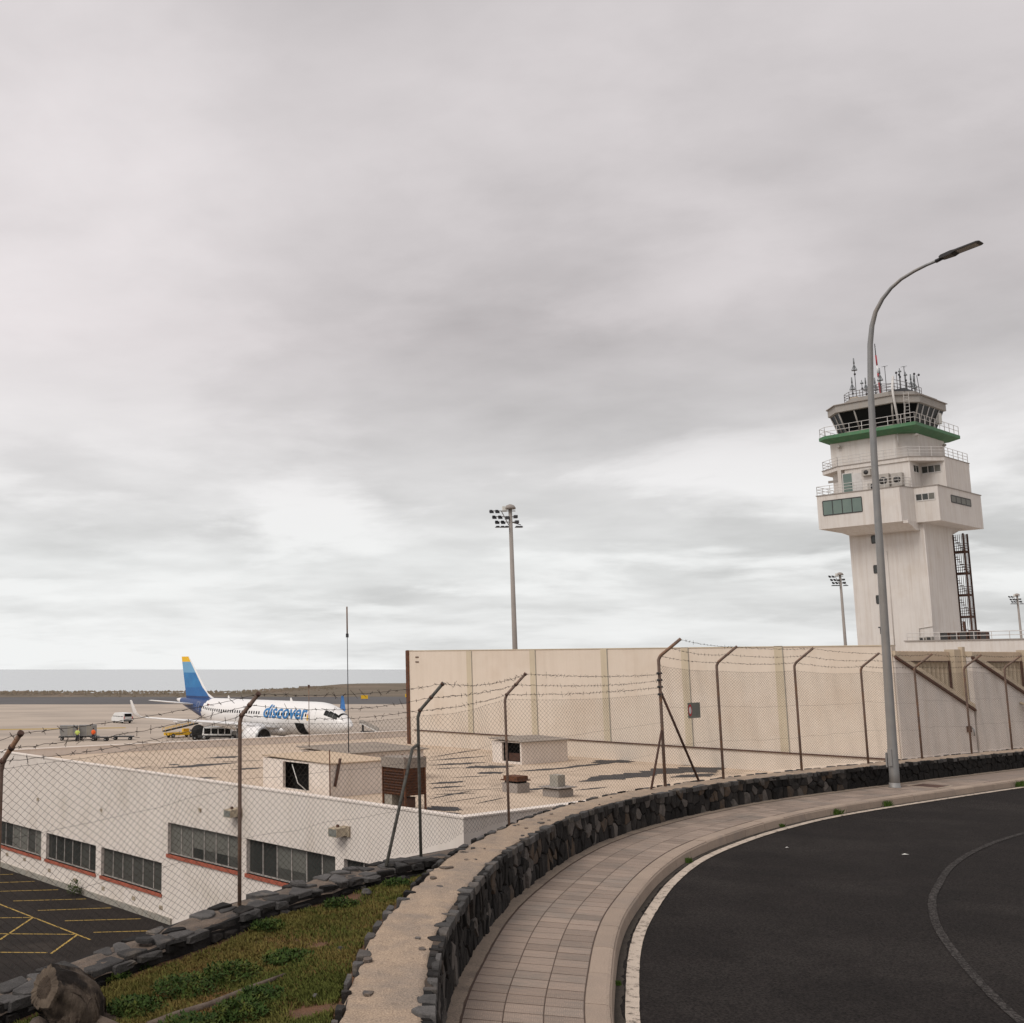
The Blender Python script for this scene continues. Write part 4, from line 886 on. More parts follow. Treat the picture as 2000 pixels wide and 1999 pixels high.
h2 = roof_hut('roof_hut', 'small white roof hut with a black opening before the beige wall', 11.91, 13.57, 17.2, 20.5, .98, (.08, 1.1, .1, .93), .08, 'sheet_roof')
box(.35, .40, .2, 1.0, .1, .45).build('board', 'rust_and_shade', h2)
t = thing('roof_cabinet', 'rusty louvred metal plant cabinet at the roof edge', 'cabinet', (*loc_(3.45, 1.35), ZR), TH); t.scale = (1, .64, 1)
for x in (0, .84):
    for y in (0, 1.44): box(x, x + .06, y, y + .06, -.02, 1.62).build('frame_post', 'rust', t)
box(-.02, .92, -.02, 1.52, 1.30, 1.60).build('hood', 'sheet_roof', t); box(.06, .84, .06, 1.44, .5, 1.29).build('casing', 'rust', t)
for k in range(9): box(-.005, .055, .10, 1.40, .55 + k * .08, .57 + k * .08).build('louvre', 'rust_and_shade' if k % 2 else 'rust', t)
for k in range(9): box(.10, .80, -.005, .055, .55 + k * .08, .57 + k * .08).build('louvre', 'rust', t)
mb = MB(); mb.lathe([(.26, 0), (.26, .3)], (.45, .5, .12), 14); mb.build('fan_motor', 'rust_and_shade', t); box(.06, .84, .95, 1.44, 0, .5).build('lower_panel', 'plinth', t)
for (px, py, a, b, h, hat, lb) in ((1008, 1548, .42, .42, .48, 'rust', 'square roof vent with an orange rusty cap'), (1090, 1556, .5, .42, .36, 'sheet_roof', 'grey roof vent with a wide flat cowl and cap')):
    u, w_ = rpx(px, py); t = thing('roof_vent', lb, 'vent', (*loc_(u, w_), ZR), TH); t.scale = (.78, .78, .9); box(-a, a, -b, b, -.02, h * .75).build('shaft', 'mast_concrete', t)
    if hat == 'rust': box(-a - .05, a + .05, -b - .05, b + .05, h * .92, h).build('cap', 'rust', t); box(-a * .8, a * .8, -b * .8, b * .8, h * .75, h * .92).build('gap', 'black_inside', t); box(-a * .9, a * .9, -b * .9, b * .9, h, h + .14).build('rusty_tray', 'rust', t)
    else: box(-a - .12, a + .12, -b - .12, b + .12, h * .9, h).build('cap', 'mast_concrete', t); box(-a * .5, a * .5, -b * .5, b * .5, h, h + .42).build('cowl', 'plinth', t); box(-a * .9, a * .9, -b * .9, b * .9, h * .75, h * .9).build('gap', 'black_inside', t)
t = thing('whip_aerial', 'tall thin dark whip aerial standing on the back roof hut', 'aerial', (3.42, 40.55, ZR + 1.18)); MB().tube([(0, 0, -.02), (0, 0, 4.35)], [.02, .014], 7).build('mast', 'antenna_dark', t); MB().tube([(0, 0, 4.3), (0, 0, 5.35)], [.028, .028], 8).build('radome', 'post_steel', t); box(-.05, .05, -.05, .05, 4.2, 4.34).build('clamp', 'antenna_dark', t)
t = thing('whip_aerial', 'short slim tan aerial on the roof in front of the airliner nose', 'aerial', (2.05, 42.3, ZR)); MB().tube([(0, 0, -.02), (0, 0, 3.55)], [.018, .014], 7).build('mast', 'post_steel', t); box(-.04, .04, -.04, .04, 3.5, 3.6).build('tip', 'rust_and_shade', t)
# the two aerials lean on the line of the roof seen behind them

# ============================================================ BEIGE BLANK WALL
TW0 = Vector((20.61, 46.66, 0)); LT, RT = 19.45, -6.28      # ends along D1
TW = thing('beige_wall', 'high blank beige rendered wall with olive pilaster strips behind the roof', 'wall', (TW0.x, TW0.y, ZR - .6), TH); ZB[TW.name] = ZR - .6
mb = MB(); z0 = ZR - .6
mb.extr([(0, RT, z0), (0, LT, z0), (0, LT, 3.50), (0, RT, 3.37)], (.35, 0, 0)); mb.build('render', 'tan_wall', TW)
for u in (14.97, 10.75, 6.54, 2.35, -1.89): box(-.03, 0, u - .17, u + .17, -.9, 3.44).build('pilaster', 'tan_pilaster', TW); box(-.034, 0, u - .20, u - .17, -.9, 3.43).build('joint', 'plinth', TW)
mb = MB(); mb.box(-.06, 0, RT, LT - .3, -.945, -.895); mb.build('conduit', 'rust_and_shade', TW)
box(-.06, .41, LT, LT + .24, z0, 3.53).build('end_column', 'rust', TW)
box(-.07, .42, LT + .08, LT + .16, z0, 3.55).build('column_seam', 'rust_and_shade', TW)
for z in (3.12, 2.85): box(-.03, 0, LT - .75, LT - .5, z, z + .06).build('bolt', 'rust_and_shade', TW)
cp = MB(); cp.extr([(-.03, RT, 3.37), (-.03, LT, 3.50), (-.03, LT, 3.535), (-.03, RT, 3.405)], (.41, 0, 0)); cp.build('coping', 'tan_pilaster', TW)
# ground between the stone wall and the beige wall
e = D1 * 0
sheet('yard_ground', [C.at(px_s(1400, -.5), -.5)[:2], C.at(px_s(1560, -.5), -.5)[:2], C.at(px_s(1760, -.5), -.5)[:2], C.at(C.L - .2, -.5)[:2], (60, 58), (30, 47), tuple((TW0 + D1 * RT)[:2]), tuple((TW0 + D1 * 1.0)[:2]), loc_(.2, 12), loc_(.2, 4.2)], ZR - .004, 'roof_tan')

# ============================================================ GREY SLOPING YARD WALLS, right of the beige wall
an = R(70); EV = Vector((math.sin(an), math.cos(an), 0)); E0 = Vector((24.45, 41.62, 0)); rz = math.atan2(EV.y, EV.x)
for k, lb in ((0, 'grey yard wall with a sloping coping beside the beige wall'), (1, 'grey yard wall with a sloping coping and a wall lamp'), (2, 'grey yard wall with a sloping coping farthest along the fence')):
    p = E0 + EV * (k * 4.12); t = thing('yard_wall', lb, 'wall', (p.x, p.y, -1.3), rz); ZB[t.name] = -1.3
    x1 = 4.05; mb = MB(); mb.extr([(.06, 0, -1.3), (x1, 0, -1.3), (x1, 0, .90), (.06, 0, 2.96)], (0, .22, 0)); mb.build('panel', 'grey_wall', t)
    mb = MB(); mb.extr([(.04, -.06, 2.97), (x1 + .02, -.06, .91), (x1 + .02, -.06, 1.12), (.04, -.06, 3.18)], (0, .34, 0)); mb.build('coping', 'tan_concrete', t)
    mb = MB(); mb.extr([(.04, -.10, 2.90), (x1 + .02, -.10, .84), (x1 + .02, -.10, .93), (.04, -.10, 2.99)], (0, .10, 0)); mb.build('shadow_strip', 'rust_and_shade', t)  # dark strip stands in for the shadow line under the coping
    if k == 1:
        WL = MB().tube([(2.55, -.02, 1.15), (2.6, -.25, 1.05)], [.05, .05], 8).build('lamp_arm', 'fixture', t); mb = MB(); mb.lathe([(.06, 0), (.17, .05), (.19, .14)], (2.66, -.3, .85), 14); mb.build('lamp_shade', 'dark_metal', t)
    if k == 0: box(3.55, 3.68, -.12, 0, .05, .28).build('tap_box', 'rust_and_shade', t); MB().tube([(3.8, -.05, .2), (3.8, -.12, .15), (3.8, -.12, -.1)], .03, 7).build('pipe', 'steel', t)
    t = thing('concrete_column', ('square beige concrete column between the first and second yard walls', 'square beige concrete column between the second and third yard walls', 'square beige concrete column after the last yard wall')[k], 'column', tuple(p + EV * 3.66 + Vector((0, 0, -1.3))), rz); ZB[t.name] = -1.3
    box(0, .44, .3, .72, -1.3, 3.26).build('shaft', 'tan_concrete', t); box(.36, .50, .22, .40, -1.3, 3.36).build('edge_post', 'tan_concrete', t)
    t = thing('corrugated_screen', ('tan corrugated sheet screen next to the beige wall end', 'tan corrugated sheet screen behind the second grey wall', 'tan corrugated sheet screen behind the last grey wall')[k], 'screen', (p.x, p.y, -1.3), rz); ZB[t.name] = -1.3
    mb = MB(); n = 30; mb.smooth = True; b = 0
    for i in range(n * 6 + 1): x = .1 + 3.5 * i / (n * 6); yy = .62 + .055 * math.sin(2 * math.pi * i / 12); mb.v += [(x, yy, -1.2), (x, yy, 2.78)]
    for i in range(n * 6): mb.face([2 * i, 2 * i + 2, 2 * i + 3, 2 * i + 1])
    mb.build('sheet', 'tan_concrete', t); mb = MB()
    for i in range(n * 4): x0_, x1_ = .1 + 3.52 * i / (n * 4), .1 + 3.52 * (i + 1) / (n * 4); q = .014 * math.sin(i * .9); mb.box(x0_, x1_, .50, .60, 2.80, 3.17 + q)
    mb.build('top_band', 'sheet_tan', t); box(3.54, 3.60, .46, .52, .8, 2.82).build('edge_angle', 'rust_and_shade', t); box(.1, 3.6, .47, .50, 2.76, 2.80).build('edge_angle', 'rust_and_shade', t)

# ============================================================ CONTROL TOWER  (local x = w, y = u)
KT = Vector((76.41, 118.88, 0))
TWR = thing('control_tower', 'white airport control tower with a green gallery and dark glass cab', 'control tower', (KT.x, KT.y, APR), TH); ZB[TWR.name] = APR
def P(*uw): return [(w_, u) for u, w_ in uw]          # list of (u, w) -> local xy
def tp(name, mat, poly, z0, z1, poly2=None, parent=TWR): 
    mb = MB(); mb.prism(P(*poly), z0, z1, P(*poly2) if poly2 else None); 
    if parent is not TWR: ZB.setdefault(parent.name, APR)
    return mb.build(name, mat, parent)
trunk = [(2.0, .6), (10.12, .6), (10.12, 8.5), (2.0, 8.5)]
tp('shaft', 'tower_white', trunk, APR - .2, 19.0)
# haunch under the overhang
tp('corbel', 'tower_white', [(2.4, -.6), (9.6, -.6), (9.6, 9.2), (2.4, 9.2)], 18.05, 18.95, [(2.6, -2.2), (11.2, -2.2), (11.2, 11.5), (2.0, 11.5)])
lower = [(0, 0), (2.45, 0), (3.0, -2.45), (12.15, -2.45), (12.15, 12.5), (0, 12.5)]
tp('lower_storey', 'tower_white', lower, 18.9, 22.88)
mb = MB(); mb.extr([(.7, 2.45, 17.9), (-2.3, 2.45, 18.7), (-2.3, 2.45, 19.0), (.7, 2.45, 19.0)], (0, .5, 0)); mb.build('fin', 'tower_white', TWR)
tp('ledge', 'mast_concrete', [(-.08, -.08), (2.42, -.08), (2.95, -2.53), (12.23, -2.53), (12.23, 12.58), (-.08, 12.58)], 22.88, 22.97)
# middle storey, with a notch at the near corner and a balcony on the left
mid = [(0, 2.7), (2.5, 2.7), (2.5, -.35), (9.6, -.35), (10.4, .6), (11.9, 1.6), (11.9, 9.8), (0, 9.8)]
tp('middle_storey', 'tower_white', mid, 22.97, 26.0)
slab = [(0, 2.7), (2.52, -.5), (10.4, -.5), (13.0, 1.4), (13.0, 9.9), (0, 9.9)]
tp('gallery_slab', 'tower_white', slab, 26.0, 26.45)
tp('slab_edge', 'mast_concrete', [(-.06, 2.68), (2.5, -.58), (10.43, -.58), (13.08, 1.36), (13.08, 9.98), (-.06, 9.98)], 26.45, 26.53)
mb = MB(); mb.box(-.5, -.15, 10.0, 10.4, 22.97, 26.0); mb.build('column', 'tower_white', TWR)
up = [(2.6, 2.9), (4.4, 1.2), (11.75, 1.2), (11.75, 10.4), (2.6, 10.4)]
tp('upper_storey', 'tower_white', up, 26.53, 29.75)
gal = [(1.6, -.1), (11.8, -.1), (12.85, .8), (12.85, 12.7), (1.6, 12.7)]; gal0 = [(2.5, .9), (11.2, .9), (12.0, 1.5), (12.0, 11.6), (2.5, 11.6)]
tp('green_soffit', 'tower_green', gal0, 29.65, 30.12, gal); tp('green_gallery', 'tower_green', gal, 30.12, 30.5)
tp('gallery_floor', 'cab_grey', [(1.85, .15), (11.7, .15), (12.6, 1.0), (12.6, 12.4), (1.85, 12.4)], 30.5, 30.54)
# cab: base wall, outward leaning glass, fascia
def octo(u0, u1, w0, w1, c1, c2): return [(u0, w0 + c2), (u0 + c1, w0), (u1 - c1 * .9, w0), (u1, w0 + c2 * .9), (u1, w1), (u0, w1)]
b0 = octo(3.1, 11.5, 1.85, 9.8, 1.6, 1.7); b1 = octo(2.35, 12.2, 1.0, 10.4, 2.0, 2.2); b2 = octo(2.1, 12.45, .75, 10.6, 2.05, 2.25)
tp('cab_base', 'cab_grey', b0, 30.54, 31.0); tp('cab_glazing', 'cab_glass', b0, 31.0, 33.28, b1)
fa = tp('fascia', 'cab_grey', b1, 33.28, 33.34, b2); tp('fascia_band', 'cab_grey', b2, 33.34, 34.18); tp('roof_edge', 'mast_concrete', octo(1.95, 12.6, .6, 10.75, 2.1, 2.3), 34.18, 34.28)
tp('roof_deck', 'cab_grey', octo(2.9, 10.9, 1.7, 10.4, 2.0, 2.2), 34.28, 34.95)
lerp = lambda a, b, t: tuple(a[i] + (b[i] - a[i]) * t for i in range(2))
def edge_pts(poly, i, t, out=0.): return lerp(poly[i], poly[(i + 1) % len(poly)], t)
for i, ts in ((0, (0.0, .5)), (1, (0.0, .36, .7)), (2, (0.0, .5)), (3, (0,)), (5, (.18, .38, .58, .8))):
    for t in ts:
        a, b = edge_pts(b0, i, t), edge_pts(b1, i, t); MB().tube([(a[1], a[0], 31.0), (b[1], b[0], 33.3)], .10, 6).build('mullion', 'cab_grey' if i != 5 else 'rail_white', TWR)
box(9.0, 9.9, 2.4, 2.75, 31.7, 33.0).build('notice', 'litter', TWR)
def railing(poly, z, h, mat, closed=False, step=1.4, inner=.06, bars=3):
    """posts and rails as one railing part"""
    mb = MB(); pts_ = poly + ([poly[0]] if closed else [])
    for a, b in zip(pts_, pts_[1:]):
        L_ = math.hypot(b[0] - a[0], b[1] - a[1]); n = max(1, round(L_ / step))
        for k in range(bars): mb.tube([(a[1], a[0], z + h * (k + 1) / bars), (b[1], b[0], z + h * (k + 1) / bars)], .032, 4)
        for k in range(n + 1): q = lerp(a, b, k / n); mb.tube([(q[1], q[0], z), (q[1], q[0], z + h)], .035, 4)
    return mb.build('railing', mat, TWR)
railing([(12.75, 12.6), (12.75, .9), (11.75, .0), (1.7, .0), (1.7, 12.6)], 30.5, 1.1, 'rail_white', bars=2)
railing([(12.95, 9.8), (12.95, 1.5), (10.35, -.4), (2.55, -.4), (.08, 2.75), (.08, 9.8)], 26.53, 1.1, 'rail_white', bars=3)
railing([(12.1, 2.0), (12.1, -2.4), (3.05, -2.4), (2.5, -.3)], 22.97, 1.05, 'rail_white', bars=3)
railing([(10.6, 9.5), (10.6, 3.4), (9.6, 2.4), (4.6, 2.4)], 34.95, 1.0, 'rail_dark', bars=3); railing([(4.6, 2.4), (4.2, 5.4), (4.2, 9.5)], 35.2, 1.3, 'rail_dark', bars=3)
railing([(6.8, 3.4), (5.3, 4.6)], 35.4, 1.1, 'rail_dark'); box(3.0, 6.0, 3.6, 5.4, 34.95, 35.35).build('hatch', 'antenna_dark', TWR); box(4.0, 5.0, 9.3, 10.2, 34.95, 35.6).build('roof_tank', 'tan_concrete', TWR)
# outside ladder and ducts on the cab corner
mb = MB()
for s in (-.22, .22): mb.tube([(1.55 + s * .6, 3.0 - s, 30.6), (1.0 + s * .6, 2.75 - s, 34.3)], .03, 4)
for k in range(10): t_ = k / 9; mb.tube([(1.55 - .55 * t_ - .13, 3.22 - .25 * t_, 30.7 + 3.5 * t_), (1.55 - .55 * t_ + .13, 2.78 - .25 * t_, 30.7 + 3.5 * t_)], .02, 4)
mb.build('ladder', 'rail_white', TWR)
MB().tube([(1.3, 3.9, 30.5), (.55, 3.95, 34.2), (.9, 4.1, 35.2), (1.6, 4.2, 36.6)], .13, 8).build('cable_duct', 'rail_white', TWR)
MB().tube([(1.02, 4.05, 29.6), (1.12, 4.05, 28.2)], .05, 6).build('cable_duct', 'rail_white', TWR)
MB().tube([(.55, 1.98, 18.0), (.55, 1.97, 9.0), (.55, 1.97, 7.2), (.55, 3.4, 7.0), (.55, 3.4, 4.5)], .06, 6).build('conduit', 'tower_white', TWR)
MB().tube([(.55, 6.1, 16.0), (.55, 6.1, 5.0)], .05, 6).build('conduit', 'tower_white', TWR)
# windows
def win(plane, c, a0, a1, z0, z1, n, mglass='window_glass', depth=.12, frame='dark_metal'):
    """plane 'L': on face w=c spanning u; 'R': on face u=c spanning w"""
    f = (lambda d0, d1_, s0, s1, q0, q1: box(c - d1_, c - d0, s0, s1, q0, q1)) if plane == 'L' else (lambda d0, d1_, s0, s1, q0, q1: box(s0, s1, c - d1_, c - d0, q0, q1))
    W = f(-.02, .015, a0, a1, z0, z1).build('window', 'black_inside', TWR); ZB[W.name] = APR
    mb = MB()
    for q in ((a0, a1, z0 - .06, z0 + .05), (a0, a1, z1 - .05, z1 + .06)): mb.v, mb.f, mb.m, mb.sm = merge_box(mb, f(0, .05, *q))
    for k in range(n + 1): y = a0 + (a1 - a0) * k / n; mb.v, mb.f, mb.m, mb.sm = merge_box(mb, f(.0, .049, y - .04, y + .04, z0 + .05, z1 - .05))
    mb.build('frame', frame, W)
    for k in range(n): y0, y1 = a0 + (a1 - a0) * k / n + .05, a0 + (a1 - a0) * (k + 1) / n - .05; f(.016, .03, y0, y1, z0 + .05, z1 - .05).build('pane', mglass if not isinstance(mglass, (list, tuple)) else mglass[k], W)
def merge_box(a, b):
    o = len(a.v); return a.v + b.v, a.f + [tuple(i + o for i in f) for f in b.f], a.m + b.m, a.sm + b.sm
win('L', -2.45, 7.1, 11.5, 20.5, 22.2, 4, 'green_glass'); win('L', 0, .35, 2.3, 21.33, 22.12, 3, ['window_blind', 'window_glass', 'window_glass'], frame='rail_white')
win('R', 0, 3.5, 9.2, 21.3, 22.08, 4, 'window_blind'); win('L', 2.7, .45, 2.45, 24.8, 25.65, 3, ['window_blind', 'window_glass', 'window_glass'], frame='rail_white'); win('R', 2.5, .5, 1.9, 24.8, 25.65, 2, frame='rail_white')
for (a0, a1, z0, z1) in ((7.1, 7.62, 17.05, 17.9), (7.17, 7.64, 13.55, 14.42), (7.25, 7.64, 10.0, 10.9)):
    win('L', .6, a0 - .05, a1 + .02, z0, z1, 1)
# door and plant on the balcony
DR = box(-.40, -.35, 8.85, 9.85, 23.0, 25.45).build('door', 'green_glass', TWR); ZB[DR.name] = APR; mb = MB()
for q in ((8.75, 8.85, 23.0, 25.55), (9.85, 9.95, 23.0, 25.55), (8.85, 9.85, 25.45, 25.55)): mb.box(-.43, -.35, *q)
mb.build('frame', 'rail_white', DR); box(-.45, -.40, 8.95, 9.0, 24.0, 24.3).build('handle', 'dark_metal', DR)
box(-.40, -.35, 7.75, 8.75, 23.0, 25.4).build('panel', 'rail_white', TWR)
for (y, z, wd, h, d) in ((6.6, 24.9, .95, .75, .45), (5.9, 23.1, 1.1, .85, .5), (4.6, 23.2, 1.25, 1.6, .6), (3.2, 23.2, 1.1, 1.5, .6)):
    U = box(-.35 - d, -.36, y, y + wd, z, z + h).build('air_conditioner', 'ac_unit', TWR); ZB[U.name] = APR; mb = MB(); mb.lathe([(min(wd, h) * .36, -.012), (min(wd, h) * .36, 0)], (-.35 - d, y + wd / 2, z + h / 2), 14, 'x'); mb.build('fan_grille', 'ac_grille', U)
box(-.4, -.35, 10.4, 11.6, 24.6, 24.9).build('awning', 'mast_concrete', TWR)
for (x, y, z) in ((.95, 2.0, 29.4), (9.3, 2.2, 29.3), (.9, 10.6, 29.4)): mb = MB(); mb.lathe([(.05, -.1), (.22, -.22), (.2, -.4), (.05, -.5)], (x, y, z), 10); mb.build('gallery_lamp', 'ac_unit', TWR)
# base letters beside the lamp
def text_mesh(body, size, bold=0., shear=0., sp=1.0):
    cu = bpy.data.curves.new('txt', 'FONT'); cu.body = body; cu.size = size; cu.offset = bold; cu.shear = shear; cu.space_character = sp; cu.resolution_u = 3
    ob = bpy.data.objects.new('txt', cu); COL.objects.link(ob); dg = bpy.context.evaluated_depsgraph_get(); me = bpy.data.meshes.new_from_object(ob.evaluated_get(dg)); bpy.data.objects.remove(ob); return me
me = text_mesh('TF', 1.15, .02); me.materials.clear(); me.materials.append(M['antenna_dark'])
for v in me.vertices: x, y, z = v.co; v.co = (.585, 7.72 - x * .62, 6.5 + y - APR)
link('letters', me, TWR)
# antennas: (u, w, foot z, top z, kind)
def antenna(u, w_, z0, z1, kind, lean=0.):
    c = 'antenna_grey' if kind != 'red' else 'antenna_red'; top = (w_ + lean * .3, u + lean, z1); r = .045
    A_ = MB().tube([(w_, u, z0), top], [r, r * .8], 6).build('antenna', 'antenna_dark' if kind != 'mast' else 'rail_dark', TWR); ZB[A_.name] = APR
    if kind == 'cone':
        mb = MB(); L_ = z1 - z0
        for k in range(8): a = k * .785; mb.tube([(w_, u, z1 - .75), (w_ + .32 * math.cos(a), u + .32 * math.sin(a), z1 - 1.55)], .03, 4)
        mb.lathe([(.10, 0), (.07, .75)], (w_, u, z1 - .75), 8); mb.lathe([(.33, 0), (.33, .04)], (w_, u, z1 - 1.58), 12); mb.build('skirt', 'antenna_grey', A_)
        mb = MB(); mb.lathe([(.09, 0), (.13, .12), (.09, .26)], (w_ - .1, u - .05, z1 - 2.2 if z1 - 2.2 > z0 else z0), 8); mb.build('coil', 'antenna_dark', A_)
    elif kind == 'small': mb = MB(); mb.lathe([(.05, 0), (.2, .03), (.2, .10), (.05, .3)], (w_, u, z1 - .5), 8); mb.build('skirt', 'antenna_grey', A_); mb = MB(); mb.lathe([(.08, 0), (.12, .1), (.08, .25)], (w_, u, z1 - 1.2), 8); mb.build('coil', 'antenna_dark', A_)
    elif kind == 'knob': mb = MB(); mb.lathe([(.04, 0), (.13, .08), (.13, .2), (.04, .3)], (w_, u, z1 - .15), 8); mb.build('head', 'antenna_dark', A_)
    elif kind == 'cross':
        mb = MB(); mb.tube([(w_, u - .35, z1 - .02), (w_, u + .35, z1 - .02)], .025, 4); mb.tube([(w_ - .35, u, z1 - .06), (w_ + .35, u, z1 - .06)], .025, 4); mb.build('cross_arm', 'antenna_grey', A_)
for a in ((9.75, 4.8, 34.9, 40.7, 'cone'), (9.95, 4.3, 34.9, 38.2, 'cone'), (9.1, 5.0, 34.9, 37.8, 'small'), (8.5, 4.6, 34.9, 37.9, 'cone'), (8.75, 5.6, 34.9, 37.0, 'cross'), (7.8, 5.5, 34.9, 37.9, 'cone'), (7.05, 5.2, 34.9, 38.9, 'cone'), (6.5, 5.4, 34.9, 39.05, 'cross'), (5.3, 6.5, 35.0, 38.7, 'small'), (5.5, 6.0, 35.0, 38.1, 'knob'), (5.05, 5.6, 35.0, 37.7, 'knob'), (4.8, 6.8, 35.0, 38.2, 'small'), (4.6, 6.0, 35.0, 38.7, 'cross'), (4.3, 6.9, 34.9, 37.8, 'cone'), (3.95, 7.1, 34.9, 37.8, 'knob'), (3.72, 6.2, 34.9, 37.4, 'cone'), (3.5, 7.2, 34.6, 37.6, 'knob', .25)): antenna(*a)
MS = MB().tube([(5.75, 7.3, 34.9), (5.75, 7.42, 37.2)], .12, 8).build('antenna', 'antenna_red', TWR); ZB[MS.name] = APR
MB().tube([(5.75, 7.42, 37.2), (5.75, 7.44, 37.9)], .10, 8).build('mast_band', 'paint_white', MS); MB().tube([(5.75, 7.44, 37.9), (5.75, 7.46, 38.4)], .10, 8).build('mast_band', 'antenna_red', MS); MB().tube([(5.75, 7.46, 38.4), (5.75, 7.48, 39.4)], .09, 8).build('mast_band', 'paint_white', MS)
MB().tube([(5.75, 7.48, 39.4), (5.75, 7.52, 40.7)], .09, 8).build('mast_band', 'antenna_red', MS); mb = MB(); mb.tube([(5.75, 7.52, 40.7), (5.75, 7.55, 42.2)], .05, 6)
for z in (40.9, 41.2, 41.5, 41.8): mb.tube([(5.55, 7.4, z), (5.95, 7.66, z)], .03, 4)
mb.build('mast_tip', 'antenna_dark', MS)
# escape stair of open steel beside the shaft
t = thing('escape_stair', 'dark brown open steel stair tower against the control tower shaft', 'stair', tuple(KT + D1 * 1.2 + D2 * 9.6 + Vector((0, 0, APR))), TH); ZB[t.name] = APR
for x in (0, 1.25):
    for y in (0, 1.5): box(x, x + .16, y, y + .16, APR - .1, 18.3).build('upright', 'rust_and_shade', t)
z = APR + .6; k = 0
while z < 18.0:
    box(.02, 1.39, .02, 1.64, z, z + .22).build('landing', 'rust_and_shade', t)
    for j in range(7): q = j / 7; box((.1 if k % 2 else .75), (.68 if k % 2 else 1.3), .16 + 1.2 * q, .42 + 1.2 * q, z + .3 + 2.1 * q, z + .36 + 2.1 * q).build('tread', 'rust_and_shade', t)
    mb = MB()
    for zz in (.45, .75, 1.05): mb.box(0.03, .07, .02, 1.64, z + zz, z + zz + .06); mb.box(.07, 1.39, .03, .07, z + zz, z + zz + .06)
    mb.build('guard_rail', 'rust_and_shade', t); z += 2.55; k += 1
for y in np.linspace(.2, 1.45, 7): box(-.04, -.0, y, y + .05, APR, 18.2).build('screen_bar', 'rust_and_shade', t)
for x in np.linspace(.2, 1.2, 4): box(x, x + .05, -.04, 0, APR, 18.2).build('screen_bar', 'rust_and_shade', t)
# low white block at the tower foot, with railing and chillers
t = thing('low_block', 'low white block with a railed roof at the foot of the control tower', 'building', tuple(KT + D2 * -1.5 + Vector((0, 0, APR))), TH); ZB[t.name] = APR
box(0, 2.0, -60, 4.15, APR - .1, 5.5).build('wall', 'tower_white', t); box(2.0, 30, -60, 1.9, APR - .1, 5.5).build('wall', 'tower_white', t); box(-.1, 2.0, -60, 4.25, 5.5, 5.62).build('roof_edge', 'mast_concrete', t)
mb = MB()
for zz in (.4, .8): mb.tube([(.0, 3.9, 5.62 + zz), (.0, -60, 5.62 + zz)], .035, 4)
for k in range(38): mb.tube([(0, 3.9 - k * 1.65, 5.6), (0, 3.9 - k * 1.65, 6.42)], .035, 4)
mb.build('railing', 'rail_white', t)
for k, (y, wd, h) in enumerate(((1.0, .9, 1.0), (.0, .85, .9), (-.9, .8, 1.0), (-1.9, .85, 1.15), (-2.9, .7, .9), (2.4, .6, .5), (3.1, .5, .45))):
    u_ = box(1.0, 1.7, y - wd, y, 5.5, 5.5 + h).build('chiller', 'ac_unit' if k > 4 else 'rust_and_shade', t); ZB[u_.name] = APR; box(.99, 1.0, y - wd + .1, y - .1, 5.6, 5.5 + h * .9).build('grille', 'ac_grille', u_)
box(1.2, 1.5, -1.5, -1.3, 5.5, 7.6).build('flue', 'rust_and_shade', t)

# ============================================================ APRON FLOODLIGHT MASTS
def mast():
    t = thing('floodlight_mast', 'tall concrete floodlight mast behind the beige wall', 'floodlight mast', (0, 0, APR), 0)
    MB().tube([(0, 0, -.1), (0, 0, 25)], [.30, .17], 12).build('pole', 'mast_concrete', t); mb = MB(); mb.lathe([(.52, 0), (.5, .14), (.36, .34), (.1, .45)], (0, 0, 24.85), 14); mb.build('hood', 'mast_concrete', t)
    fr = MB()
    for z in (24.65, 24.1, 23.6): fr.tube([(-2.0 + (24.65 - z) * .5, -.2, z), (.45, -.1, z)], .045, 5)
    fr.tube([(-.9, -.2, 24.65), (-.2, -.1, 23.3)], .045, 5); fr.tube([(.1, 0, 23.6), (.95, 0, 23.35)], .045, 5); fr.build('lamp_frame', 'steel', t)
    for r_, z in enumerate((24.62, 24.08, 23.6)):
        for x in (-1.85 + r_ * .25, -1.3 + r_ * .25): mb = MB(); mb.loft([[(x + a, -.3 + b, z + c) for a, b, c in ((-.12, 0, -.02), (.12, 0, -.02), (.12, .16, .14), (-.12, .16, .14))], [(x + a * 1.7, -.5 + b, z - .22 + c) for a, b, c in ((-.12, 0, -.02), (.12, 0, -.02), (.12, .2, .2), (-.12, .2, .2))]]); mb.build('floodlight', 'mast_lamp', t)
    for x in (-1.25, -.8, -.4, .6, .9): mb = MB(); mb.loft([[(x - .2, -.3, 23.1), (x + .2, -.3, 23.1), (x + .2, .2, 23.1), (x - .2, .2, 23.1)], [(x - .12, -.2, 23.24), (x + .12, -.2, 23.24), (x + .12, .1, 23.24), (x - .12, .1, 23.24)]]); mb.build('floodlight', 'mast_lamp', t)
    for x, z in ((.45, 24.1), (-.35, 24.0), (.55, 23.6)): box(x - .15, x + .18, -.25, .15, z - .12, z + .15).build('floodlight', 'mast_lamp', t)
    box(-.75, -.35, -.15, .05, 24.6, 25.1).build('control_box', 'litter', t); return t
m0 = mast(); m0.location = (23.9, 100.0, APR)
for (x, y, s_, lb) in ((93.6, 172, 1.0, 'concrete floodlight mast standing left of the control tower'), (156.3, 221, 1.0, 'far floodlight mast standing right of the control tower')):
    c = copy_tree(m0); c.location = (x, y, APR); c['label'] = lb
m0['label'] = 'tall concrete floodlight mast rising behind the beige wall'
for o in [o for o in COL.objects if o.name.startswith('floodlight_mast')]: o['group'] = 'apron floodlight masts'

